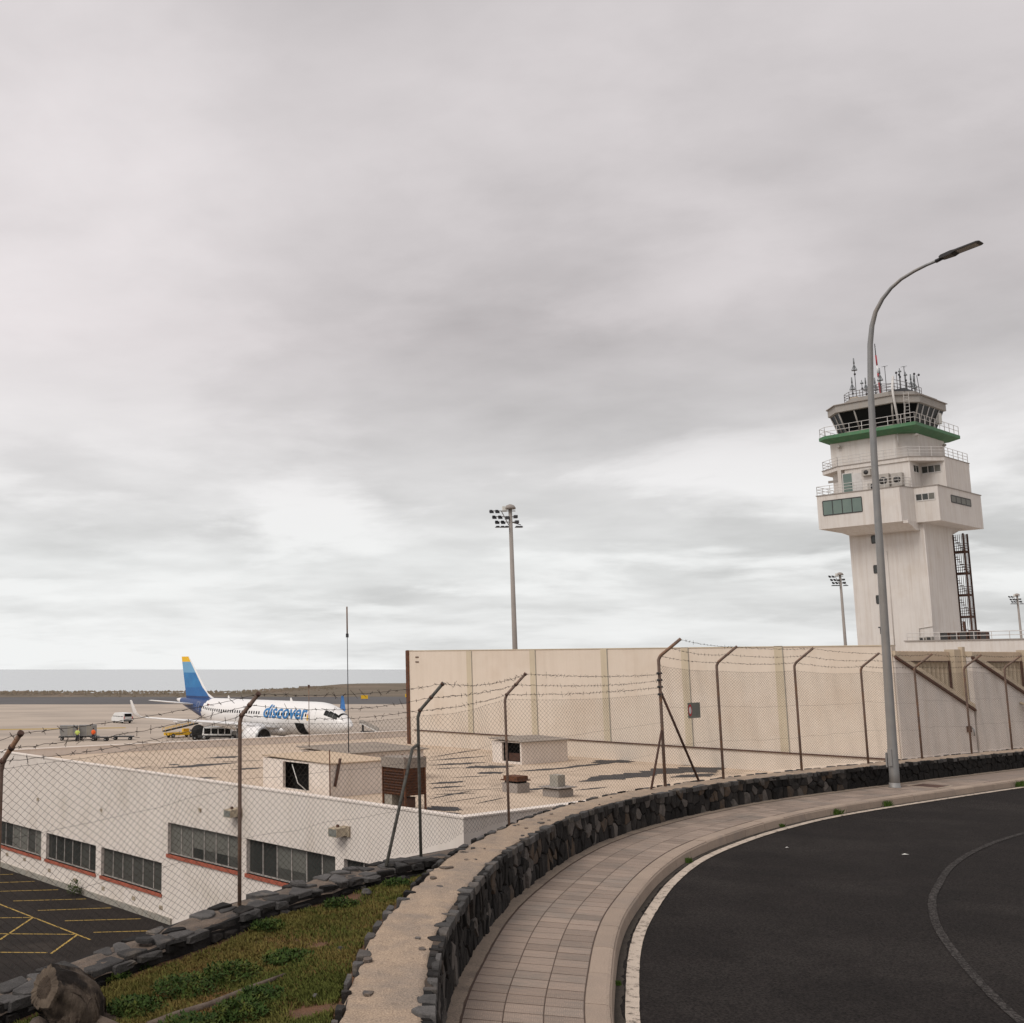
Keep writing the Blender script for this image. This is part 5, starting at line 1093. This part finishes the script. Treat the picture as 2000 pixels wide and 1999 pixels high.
# ============================================================ AIRLINER (local x forward, y to port, z up)
NOSE = Vector((11.4, 130.3, 0)); TAIL = Vector((-11.0, 159.4, 0)); hv = (NOSE - TAIL).normalized(); AL = 37.6
AC = thing('airliner', 'white twin jet airliner with a blue and yellow tail parked on the apron', 'airliner', tuple(NOSE - hv * AL / 2 + Vector((0, 0, APR))), math.atan2(hv.y, hv.x))
ST_ = [(0, .04, .04, 3.22), (.15, .34, .33, 3.23), (.45, .62, .60, 3.26), (1, .97, .97, 3.34), (1.7, 1.28, 1.34, 3.47), (2.4, 1.52, 1.62, 3.60), (3.2, 1.72, 1.83, 3.71), (4.2, 1.88, 1.98, 3.81), (5.4, 1.96, 2.06, 3.86), (6.4, 1.975, 2.07, 3.87), (23.5, 1.975, 2.07, 3.87), (25.5, 1.93, 2.01, 3.94), (27.5, 1.80, 1.84, 4.10), (29.5, 1.55, 1.58, 4.36), (31.5, 1.24, 1.26, 4.67), (33.5, .92, .93, 4.98), (35.5, .58, .60, 5.27), (36.8, .35, .36, 5.45), (37.5, .18, .18, 5.54), (37.6, .05, .05, 5.55)]
SA = np.array(ST_)
def fus(d, ang, k=1.0):      # d from the nose, ang from starboard horizontal upwards
    rw, rh, zc_ = [np.interp(d, SA[:, 0], SA[:, i]) for i in (1, 2, 3)]
    return (AL / 2 - d, -math.cos(ang) * rw * k, zc_ + math.sin(ang) * rh * k)
ds = sorted(set(list(np.arange(0, 3, .15)) + list(np.arange(3, 37.6, .3)) + [37.6])); n = 40; mb = MB(); mb.smooth = True
for d in ds: mb.v += [fus(d, 2 * math.pi * k / n) for k in range(n)]
for i in range(len(ds) - 1):
    for k in range(n):
        dm = ds[i]; a = 2 * math.pi * (k + .5) / n; z = fus(dm, a)[2]; mb.mi = 1 if (29.6 + (3.0 - z) * .45 - max(0, z - 5) * .4 < dm < 36.2 - max(0, 4.8 - z) * .9) else 0
        mb.face([i * n + k, i * n + (k + 1) % n, (i + 1) * n + (k + 1) % n, (i + 1) * n + k])
mb.build('fuselage', ['aircraft_white', 'navy'], AC)
X = lambda d: AL / 2 - d
# belly fairing
mb = MB(); mb.smooth = True; mb.loft([[(X(d), hw * math.cos(2 * math.pi * k / 20), 2.35 + hh * math.sin(2 * math.pi * k / 20)) for k in range(20)] for d, hw, hh in ((10, .3, .2), (11.2, 1.5, .55), (13, 2.15, .85), (17.5, 2.2, .9), (20, 1.6, .6), (21.5, .3, .2))]); mb.build('belly_fairing', 'aircraft_white', AC)
def foil(le, chord, y, z, th):      # section ring at span y, le given as distance from nose
    pr = ((0, 0), (.04, .35), (.15, .75), (.4, 1.0), (.7, .62), (1, .03), (.7, -.28), (.4, -.55), (.15, -.5), (.04, -.28))
    return [(X(le + a * chord), y, z + b * th) for a, b in pr]
for s in (-1, 1):
    mb = MB(); mb.smooth = True; mb.loft([foil(11.6, 7.2, s * 1.6, 2.55, .50), foil(13.9, 5.0, s * 5.9, 3.0, .34), foil(17.0, 2.9, s * 12, 3.55, .2), foil(19.5, 1.55, s * 16.6, 3.98, .10)])
    WG = mb.build('wing', 'aircraft_white', AC)
    sh = [foil(19.5, 1.55, s * 16.6, 3.98, .10), foil(19.85, 1.35, s * 17.1, 4.12, .09), foil(20.3, 1.1, s * 17.42, 4.6, .08), foil(21.0, .5, s * 17.75, 6.1, .04)]
    mb = MB(); mb.smooth = True; mb.loft(sh); mb.build('sharklet', 'aircraft_white' if s < 0 else 'mid_blue', AC)
    for yy in (3.2, 8.2, 11.6):      # flap track fairings
        z_ = 2.75 + .1 * (yy - 3.2); d_ = 17.4 + (yy - 3.2) * .22; mb = MB(); mb.smooth = True; mb.loft([[(X(d), s * yy + r * .6 * math.cos(k * .785), z_ - .25 + r * math.sin(k * .785)) for k in range(8)] for d, r in ((d_ - 1.4, .05), (d_ - .6, .22), (d_ + .4, .26), (d_ + 1.7, .05))]); mb.build('flap_fairing', 'aircraft_white', WG)
    # engine
    cx, cz_ = s * 5.75, 1.72; mb = MB(); mb.lathe([(.98, 0), (1.12, -.08), (1.22, -.5), (1.25, -1.3), (1.18, -2.3), (.95, -3.3), (.9, -3.32)], (X(9.6), cx, cz_), 26, 'x'); mb.f.pop(-2)
    EN = mb.build('engine', 'aircraft_white', AC)
    mb = MB(); mb.lathe([(.985, -.005), (.94, -.25), (.92, -.9)], (X(9.6), cx, cz_), 26, 'x'); mb.f.pop(-2); mb.build('intake', 'dark_metal', EN)
    mb = MB(); mb.lathe([(.01, -.35), (.12, -.55), (.3, -.88)], (X(9.6), cx, cz_), 14, 'x'); mb.build('spinner', 'steel', EN)
    mb = MB(); mb.lathe([(1.0, .0), (1.05, .045), (1.12, -.08), (1.17, -.22)], (X(9.6), cx, cz_), 26, 'x'); mb.f = mb.f[:-2]; mb.m = mb.m[:-2]; mb.sm = mb.sm[:-2]; mb.build('intake_lip', 'steel', EN)
    mb = MB(); mb.lathe([(.72, -3.2), (.5, -4.1), (.1, -4.9)], (X(9.6), cx, cz_), 18, 'x'); mb.build('exhaust', 'dark_metal', EN)
    mb = MB(); mb.extr([(X(11.0), cx - .12, 2.7), (X(12.8), cx - .12, 2.3), (X(15.5), cx - .12, 2.6), (X(14), cx - .12, 3.0)], (0, .24, 0)); mb.build('pylon', 'aircraft_white', EN)
    # tailplane
    mb = MB(); mb.smooth = True; mb.loft([foil(31.4, 3.6, s * .6, 4.95, .22), foil(34.3, 1.5, s * 6.2, 5.55, .10)]); mb.build('tailplane', 'aircraft_white', AC)
    # main gear
    MB().tube([(X(17.7), s * 3.8, 2.6), (X(17.7), s * 3.8, .5)], .13, 8).build('gear_leg', 'steel', AC)
    for yy in (-.28, .28): mb = MB(); mb.lathe([(.2, -.18), (.52, -.18), (.58, -.08), (.58, .08), (.52, .18), (.2, .18)], (X(17.7), s * 3.8 + yy, .58), 18, 'y'); mb.build('wheel', 'rubber', AC)
MB().tube([(X(5.1), 0, 2.2), (X(5.1), 0, .4)], .10, 8).build('gear_leg', 'steel', AC)
for yy in (-.22, .22): mb = MB(); mb.lathe([(.15, -.1), (.35, -.1), (.38, 0), (.35, .1), (.15, .1)], (X(5.1), yy, .38), 16, 'y'); mb.build('wheel', 'rubber', AC)
# fin in colour bands, white leading edge
def finx(z, side):      # leading / trailing edge distance from nose at height z
    return float(np.interp(z, [5.3, 6.1, 6.6, 11.7], [26.6, 28.7, 29.8, 34.6])) if side == 0 else float(np.interp(z, [5.3, 11.7], [35.1, 36.55]))
def fin_band(z0, z1, mat, a0=.10, a1=1.0):
    mb = MB(); rr = []
    for z in (z0, z1):
        le, te = finx(z, 0), finx(z, 1); c0, c1 = le + (te - le) * a0, le + (te - le) * a1; th = .19 * (1 - (z - 5) * .1)
        rr.append([(X(c0), -th * (.55 if a0 > .01 else .05), z), (X((c0 + c1) / 2), -th, z), (X(c1), -.02, z), (X(c1), .02, z), (X((c0 + c1) / 2), th, z), (X(c0), th * (.55 if a0 > .01 else .05), z)])
    mb.loft(rr); return mb.build('fin_panel', mat, FN)
mb = MB(); rr = []
for z in (5.25, 6.1, 6.6, 8.5, 10.6, 11.72):
    le, te = finx(z, 0), finx(z, 1); c1 = le + (te - le) * .10; th = .19 * (1 - (z - 5) * .1) * .55; rr.append([(X(le), 0, z), (X(c1), -th, z), (X(c1), th, z)])
mb.loft(rr); FN = mb.build('fin', 'aircraft_white', AC)
for a, b, m_ in ((5.25, 6.15, 'navy'), (6.15, 7.35, 'mid_blue'), (7.35, 9.45, 'text_blue'), (9.45, 11.0, 'sky_blue'), (11.0, 11.76, 'bright_yellow')): fin_band(a, b, m_)
fin_band(6.9, 7.4, 'mid_blue', .10, .5)
# cabin windows, cockpit, doors
def patchf(d0, d1, a0, a1, mat, name, parent=AC, k=1.006, nd=4, na=4):
    mb = MB(); mb.smooth = True
    for i in range(nd + 1):
        for j in range(na + 1): mb.v.append(fus(d0 + (d1 - d0) * i / nd, a0 + (a1 - a0) * j / na, k))
    for i in range(nd):
        for j in range(na): q = i * (na + 1) + j; mb.face([q, q + 1, q + na + 2, q + na + 1])
    return mb.build(name, mat, parent)
for s in (0, 1):
    for k in range(46):
        d = 6.1 + k * .52
        if 14.2 < d < 15.0: continue
        a0, a1 = R(8.5), R(19); 
        if s: a0, a1 = math.pi - a1, math.pi - a0
        patchf(d, d + .25, a0, a1, 'cab_glass', 'cabin_window', nd=1, na=2)
    f = (lambda a: a) if s == 0 else (lambda a: math.pi - a)
    for (d0, d1, a0, a1) in ((1.5, 2.06, 24, 54), (2.09, 2.66, 23, 50), (2.69, 3.25, 24, 46)): patchf(d0, d1, f(R(a0)), f(R(a1)), 'cab_glass', 'cockpit_window', k=1.02)
    for d0, d1, a0, a1 in ((4.55, 5.45, -12, 38), (30.0, 30.8, -12, 38)):
        for q in ((d0, d0 + .05, a0, a1), (d1 - .05, d1, a0, a1), (d0 + .05, d1 - .05, a1 - 1.4, a1), (d0 + .05, d1 - .05, a0, a0 + 1.4)): patchf(q[0], q[1], f(R(q[2])), f(R(q[3])), 'aircraft_grey', 'door_outline', k=1.004, nd=1)
patchf(1.3, 1.52, R(40), R(140), 'cab_glass', 'cockpit_window', k=1.02, na=8)
CD = patchf(6.6, 8.3, R(-66), R(-14), 'black_inside', 'cargo_dark_patch', k=1.012, na=10)  # black patch laid on the skin at the forward hold, nothing cut open
# title on the starboard side, wrapped on the fuselage
me = text_mesh('discover', 2.35, .04, .12, .98);
bm = bmesh.new(); bm.from_mesh(me); bmesh.ops.triangulate(bm, faces=bm.faces[:])
for _ in range(5):
    le = [e for e in bm.edges if e.calc_length() > .22]
    if le: bmesh.ops.subdivide_edges(bm, edges=le, cuts=1); bmesh.ops.triangulate(bm, faces=[f for f in bm.faces if len(f.verts) > 3])
bm.to_mesh(me); bm.free()
me.materials.clear(); me.materials.append(M['text_blue'])
x0, x1 = min(v.co.x for v in me.vertices), max(v.co.x for v in me.vertices); sx = 8.6 / (x1 - x0)
for v in me.vertices:
    d = 14.6 - (v.co.x - x0) * sx; a = R(-1) + v.co.y * 1.06 / 2.0; v.co = fus(d, a, 1.02)
link('title', me, AC)
patchf(5.75, 5.98, R(-4), R(14), 'bright_yellow', 'emblem', k=1.01); patchf(5.8, 5.92, R(14), R(20), 'red_paint', 'emblem', k=1.01)
for d, m_ in ((27.6, 'dark_metal'), (27.3, 'red_paint')): patchf(d, d + .26, R(28), R(35), m_, 'flag', k=1.008, nd=1)
patchf(26.0, 27.1, R(28), R(33), 'aircraft_grey', 'registration', k=1.008, nd=2)
for d in (11.0, 18.5, 24.5): mb = MB(); zt = fus(d, math.pi / 2)[2]; mb.extr([(X(d), -.03, zt - .05), (X(d + .5), -.03, zt - .05), (X(d + .5), -.03, zt + .35), (X(d + .32), -.03, zt + .42)], (0, .06, 0)); mb.build('blade_aerial', 'aircraft_white', AC)

# ============================================================ APRON VEHICLES AND PEOPLE
def wheel(t, x, y, r, w_=.2): 
    mb = MB(); mb.lathe([(r * .4, -w_ / 2), (r * .95, -w_ / 2), (r, -w_ / 4), (r, w_ / 4), (r * .95, w_ / 2), (r * .4, w_ / 2)], (x, y, r), 16, 'y'); W = mb.build('wheel', 'rubber', t); mb = MB(); mb.lathe([(.02, -w_ / 2 - .01), (r * .55, -w_ / 2 - .005), (r * .55, w_ / 2 + .005), (.02, w_ / 2 + .01)], (x, y, r), 12, 'y'); mb.build('rim', 'steel', W)
def gpx(px, py):
    u_, v_ = (px - 500) / 2100, (1000 - py) / 2100; c_, s_ = math.cos(.14515), math.sin(.14515); d = Vector((u_, c_ - v_ * s_, s_ + v_ * c_)); return Vector((0, 0, EYE)) + d * ((APR - EYE) / d.z)
# van, seen from its rear quarter, front to the left
p = gpx(238, 1413); VN = thing('van', 'white passenger van parked out on the apron', 'van', tuple(p), R(126))
mb = MB(); side = [(-2.35, .35), (-2.38, 1.2), (-2.25, 1.85), (-2.05, 1.95), (1.0, 1.95), (1.35, 1.85), (1.95, 1.2), (2.35, .95), (2.42, .5), (2.3, .35)]
mb.loft([[(x, y, z) if y else (x, 0, z) for x, z in [(a * (.985 if abs(y) > .85 else 1), b if b < 1.3 or abs(y) < .85 else b - .05) for a, b in side]] for y in (-.94, -.86, .86, .94)]); mb.build('body', 'paint_white', VN)
for s in (-1, 1):
    for (xa, xb, tp0) in ((-2.1, -1.15, 0), (-1.05, -.05, 0), (.05, .85, 0)):
        mb = MB(); y = s * .945; mb.quad((xa, y, 1.2), (xb, y, 1.2), (xb - .02, y * .975, 1.75), (xa + .02, y * .975, 1.75)); mb.build('side_window', 'cab_glass', VN)
    mb = MB(); y = s * .945; mb.quad((.95, y, 1.2), (1.8, y, 1.2), (1.3, y * .975, 1.72), (.97, y * .975, 1.75)); mb.build('side_window', 'cab_glass', VN)
    for x in (-1.5, 1.55): wheel(VN, x, s * .82, .33)
    box(-2.40, -2.34, s * .86 - .06, s * .86 + .06, .85, 1.3).build('tail_light', 'red_paint', VN); box(2.28, 2.40, s * .7 - .15, s * .7 + .15, .75, .95).build('headlight', 'fixture_glass', VN)
mb = MB(); mb.quad((-2.375, -.75, 1.25), (-2.375, .75, 1.25), (-2.26, .72, 1.80), (-2.26, -.72, 1.80)); mb.build('rear_window', 'cab_glass', VN); mb = MB(); mb.quad((1.97, -.8, 1.22), (1.97, .8, 1.22), (1.40, .72, 1.82), (1.40, -.72, 1.82)); mb.build('windscreen', 'cab_glass', VN)
box(-2.46, -2.36, -.9, .9, .35, .6).build('bumper', 'dark_metal', VN)
# container dollies
def dolly(p, rz, label, cont, ln=3.0):
    t = thing('baggage_dolly', label, 'dolly', tuple(p), rz, 'baggage dollies on the apron'); box(-ln / 2, ln / 2, -.75, .75, .42, .55).build('deck', 'dark_metal', t)
    for x in (-ln / 2 + .45, ln / 2 - .45):
        for y in (-.6, .6): wheel(t, x, y, .22, .14)
    MB().tube([(ln / 2, 0, .45), (ln / 2 + .9, 0, .3)], .04, 6).build('drawbar', 'dark_metal', t)
    mb = MB()
    for x in np.linspace(-ln / 2 + .1, ln / 2 - .1, 8): mb.tube([(x, -.72, .57), (x, .72, .57)], .035, 6)
    mb.build('rollers', 'steel', t)
    if cont:
        c = thing('cargo_container', cont, 'container', (p.x, p.y, p.z + .60), rz); mb = MB(); prof_ = [(-1.15, .0), (-1.15, .0), (-1.35, .5), (-1.35, 1.5), (1.1, 1.5), (1.1, 0)]
        mb.extr([(x, -.72, z) for x, z in prof_[1:]], (0, 1.44, 0)); mb.build('shell', 'container_steel', c)
        mb = MB()
        for x in (-1.2, -.35, .5, 1.06): mb.box(x, x + .06, -.75, -.72, .05, 1.48)
        mb.box(-1.35, 1.12, -.75, -.72, .02, .1); mb.box(-1.35, 1.12, -.75, -.72, 1.40, 1.5); mb.build('edge_frame', 'steel', c)
        box(-.3, .48, -.735, -.725, .1, 1.38).build('curtain', 'plinth', c)
    return t
dolly(gpx(136, 1447), R(4), 'dolly loaded with a steel container beside the worker in lime', 'silver steel cargo container behind the worker in the lime vest')
dolly(gpx(173, 1446), R(6), 'dolly loaded with a steel container beside the worker in orange', 'silver steel cargo container behind the worker in the orange vest')
dolly(gpx(196, 1448), R(-8), 'empty flat dolly just right of the loaded dollies', None, 2.6); dolly(gpx(240, 1446), R(-2), 'empty flat dolly parked alone between the crew and the airliner', None, 3.0)
def person(p, rz, label, vest, arms):
    t = thing('person', label, 'person', tuple(p), rz)
    me = bpy.data.meshes.new('body'); J = {'pel': (0, 0, .95, .13), 'spi': (0, 0, 1.15, .135), 'che': (0, 0, 1.35, .15), 'nec': (0, .01, 1.50, .06), 'hea': (0, .02, 1.62, .095), 'top': (0, .02, 1.74, .07)}
    E_ = [('pel', 'spi'), ('spi', 'che'), ('che', 'nec'), ('nec', 'hea'), ('hea', 'top')]
    for s in (-1, 1):
        k = 'lr'[s > 0]; J.update({'hip' + k: (s * .1, 0, .9, .095), 'kne' + k: (s * .12, .03 * s, .5, .065), 'ank' + k: (s * .13, -.02, .09, .05), 'toe' + k: (s * .14, .16, .04, .04), 'sho' + k: (s * .19, 0, 1.42, .065), 'elb' + k: (*arms[s][0], .05), 'wri' + k: (*arms[s][1], .038), 'han' + k: (*arms[s][2], .04)})
        E_ += [('pel', 'hip' + k), ('hip' + k, 'kne' + k), ('kne' + k, 'ank' + k), ('ank' + k, 'toe' + k), ('che', 'sho' + k), ('sho' + k, 'elb' + k), ('elb' + k, 'wri' + k), ('wri' + k, 'han' + k)]
    keys = list(J); me.from_pydata([J[k][:3] for k in keys], [(keys.index(a), keys.index(b)) for a, b in E_], []); me.materials.append(M['skin']); o = link('body', me, t)
    sk = o.modifiers.new('skin', 'SKIN'); sk.use_smooth_shade = True
    for i, k in enumerate(keys): r = J[k][3]; me.skin_vertices[0].data[i].radius = (r, r * (.8 if k in ('pel', 'spi', 'che') else 1)); me.skin_vertices[0].data[i].use_root = k == 'pel'
    o.modifiers.new('sub', 'SUBSURF').levels = 1
    o.modifiers['sub'].render_levels = 1
    def shell(name, rings, mat):
        mb = MB(); mb.smooth = True; mb.loft([[(cx + rx * math.cos(a), cy + ry * math.sin(a), z) for a in np.linspace(0, 2 * math.pi, 15)[:-1]] for cx, cy, z, rx, ry in rings]); return mb.build(name, mat, t)
    shell('vest', [(0, 0, .88, .19, .145), (0, 0, 1.1, .175, .14), (0, 0, 1.3, .205, .15), (0, 0, 1.45, .20, .12), (0, 0, 1.50, .10, .08)], vest)
    for s in (-1, 1): shell('trouser_leg', [(s * .13, -.02, .08, .075, .075), (s * .12, .01, .5, .085, .085), (s * .095, 0, .93, .115, .12)], 'trousers'); q = arms[s]; mb = MB(); mb.tube([(s * .18, 0, 1.43), q[0], tuple(Vector(q[0]).lerp(Vector(q[1]), .75))], [.085, .068, .055], 10); mb.build('sleeve', vest, t); box(s * .14 - .055, s * .14 + .055, -.08, .21, -.005, .09).build('shoe', 'rubber', t)
    mb = MB(); mb.smooth = True; mb.lathe([(.107, -.02), (.11, .05), (.085, .11), (.02, .135)], (0, .005, 1.66), 12); mb.build('hair', 'hair', t)
person(gpx(151, 1449), R(170), 'person in a lime vest standing beside the cargo containers', 'lime_vest', {-1: ((-.3, .05, 1.18), (-.22, .25, 1.05), (-.2, .33, 1.04)), 1: ((.3, .03, 1.17), (.25, .2, 1.0), (.22, .28, .98))})
person(gpx(182, 1448), R(160), 'person in an orange vest standing at the end of the containers', 'orange_vest', {-1: ((-.28, -.02, 1.15), (-.26, .1, .92), (-.25, .13, .85)), 1: ((.27, -.02, 1.15), (.25, .08, .92), (.24, .12, .84))})
# belt loader in yellow, under the wing
p = gpx(352, 1441); t = thing('belt_loader', 'yellow belt loader parked under the near wing', 'belt loader', tuple(p), R(35))
box(-2.4, 2.0, -.7, .7, .35, .75).build('chassis', 'bright_yellow', t); mb = MB(); mb.extr([(-2.8, -.4, .9), (3.0, -.4, 1.9), (3.0, -.4, 2.05), (-2.8, -.4, 1.05)], (0, .8, 0)); mb.build('belt', 'rubber', t); mb = MB()
for s in (-.45, .45):
    mb.tube([(-2.8, s, 1.35), (3.0, s, 2.4)], .04, 6)
    for k in range(7): q = k / 6; mb.tube([(-2.8 + 5.8 * q, s, 1.0 + q), (-2.8 + 5.8 * q, s, 1.35 + 1.05 * q)], .03, 5)
mb.build('hand_rail', 'bright_yellow', t); box(1.0, 2.0, .75, 1.2, .4, 1.2).build('cab', 'bright_yellow', t)
for x in (-1.6, 1.5):
    for y in (-.65, .65): wheel(t, x, y, .32)
# ground power truck with white cab
p = gpx(428, 1447); t = thing('service_truck', 'white service truck with dark windows under the wing beside the engine', 'truck', tuple(p), R(-6))
box(-2.9, 2.9, -.9, .9, .45, .75).build('chassis', 'dark_metal', t); mb = MB(); mb.prism([(-2.3, -1.0), (1.9, -1.0), (1.9, 1.0), (-2.3, 1.0)], .75, 1.95, [(-2.1, -.9), (1.8, -.9), (1.8, .9), (-2.1, .9)]); mb.build('body', 'paint_white', t)
for xa, xb in ((-2.0, -1.1), (-.95, -.1), (.05, .85), (.98, 1.7)): box(xa, xb, -1.0, -.93, .95, 1.7).build('window', 'cab_glass', t)
box(2.0, 2.8, -.8, .8, .75, 1.35).build('bonnet', 'container_steel', t)
for x in (-2.0, 2.0):
    for y in (-.85, .85): wheel(t, x, y, .42)
MB().tube([(-1.0, .3, 1.9), (-1.0, .3, 3.2)], .05, 6).build('beacon_pole', 'dark_metal', t)
# large hose drum
p = gpx(388, 1446); t = thing('hose_drum', 'large black hose drum on wheels beside the service truck', 'hose drum', tuple(p), R(10)); mb = MB(); mb.lathe([(.3, -.5), (1.0, -.5), (1.0, -.38), (.72, -.35), (.72, .35), (1.0, .38), (1.0, .5), (.3, .5)], (0, 0, 1.1), 24, 'y'); mb.build('drum', 'rubber', t); box(-.9, 1.6, -.55, .55, .25, .4).build('frame', 'dark_metal', t)
for y in (-.6, .6): wheel(t, -.6, y, .25); wheel(t, 1.2, y, .25)
# passenger stairs at the far side of the nose
p = gpx(722, 1433); t = thing('passenger_stairs', 'white mobile passenger stairs standing at the airliner nose', 'stairs', tuple(p), R(168)); t.scale = (.5, .5, .5)
mb = MB(); mb.extr([(-2.8, -.9, .6), (2.2, -.9, 3.0), (3.2, -.9, 3.0), (3.2, -.9, 2.75), (2.3, -.9, 2.75), (-2.6, -.9, .35)], (0, 1.8, 0)); mb.build('flight', 'paint_white', t)
for k in range(12): q = k / 12; box(-2.8 + 5 * q, -2.35 + 5 * q, -.8, .8, .62 + 2.4 * q, .80 + 2.4 * q).build('step', 'steel', t)
for s in (-.92, .87): mb = MB(); mb.extr([(-2.8, s, .6), (2.2, s, 3.0), (3.2, s, 3.0), (3.2, s, 4.0), (2.1, s, 4.0), (-2.9, s, 1.6)], (0, .05, 0)); mb.build('side_panel', 'ac_unit', t)
box(-1.5, 2.8, -.9, .9, .4, .7).build('chassis', 'dark_metal', t); box(1.8, 2.4, -.5, .5, .7, 2.7).build('lift_leg', 'dark_metal', t)
for x in (-1.0, 2.2):
    for y in (-.8, .8): wheel(t, x, y, .36)
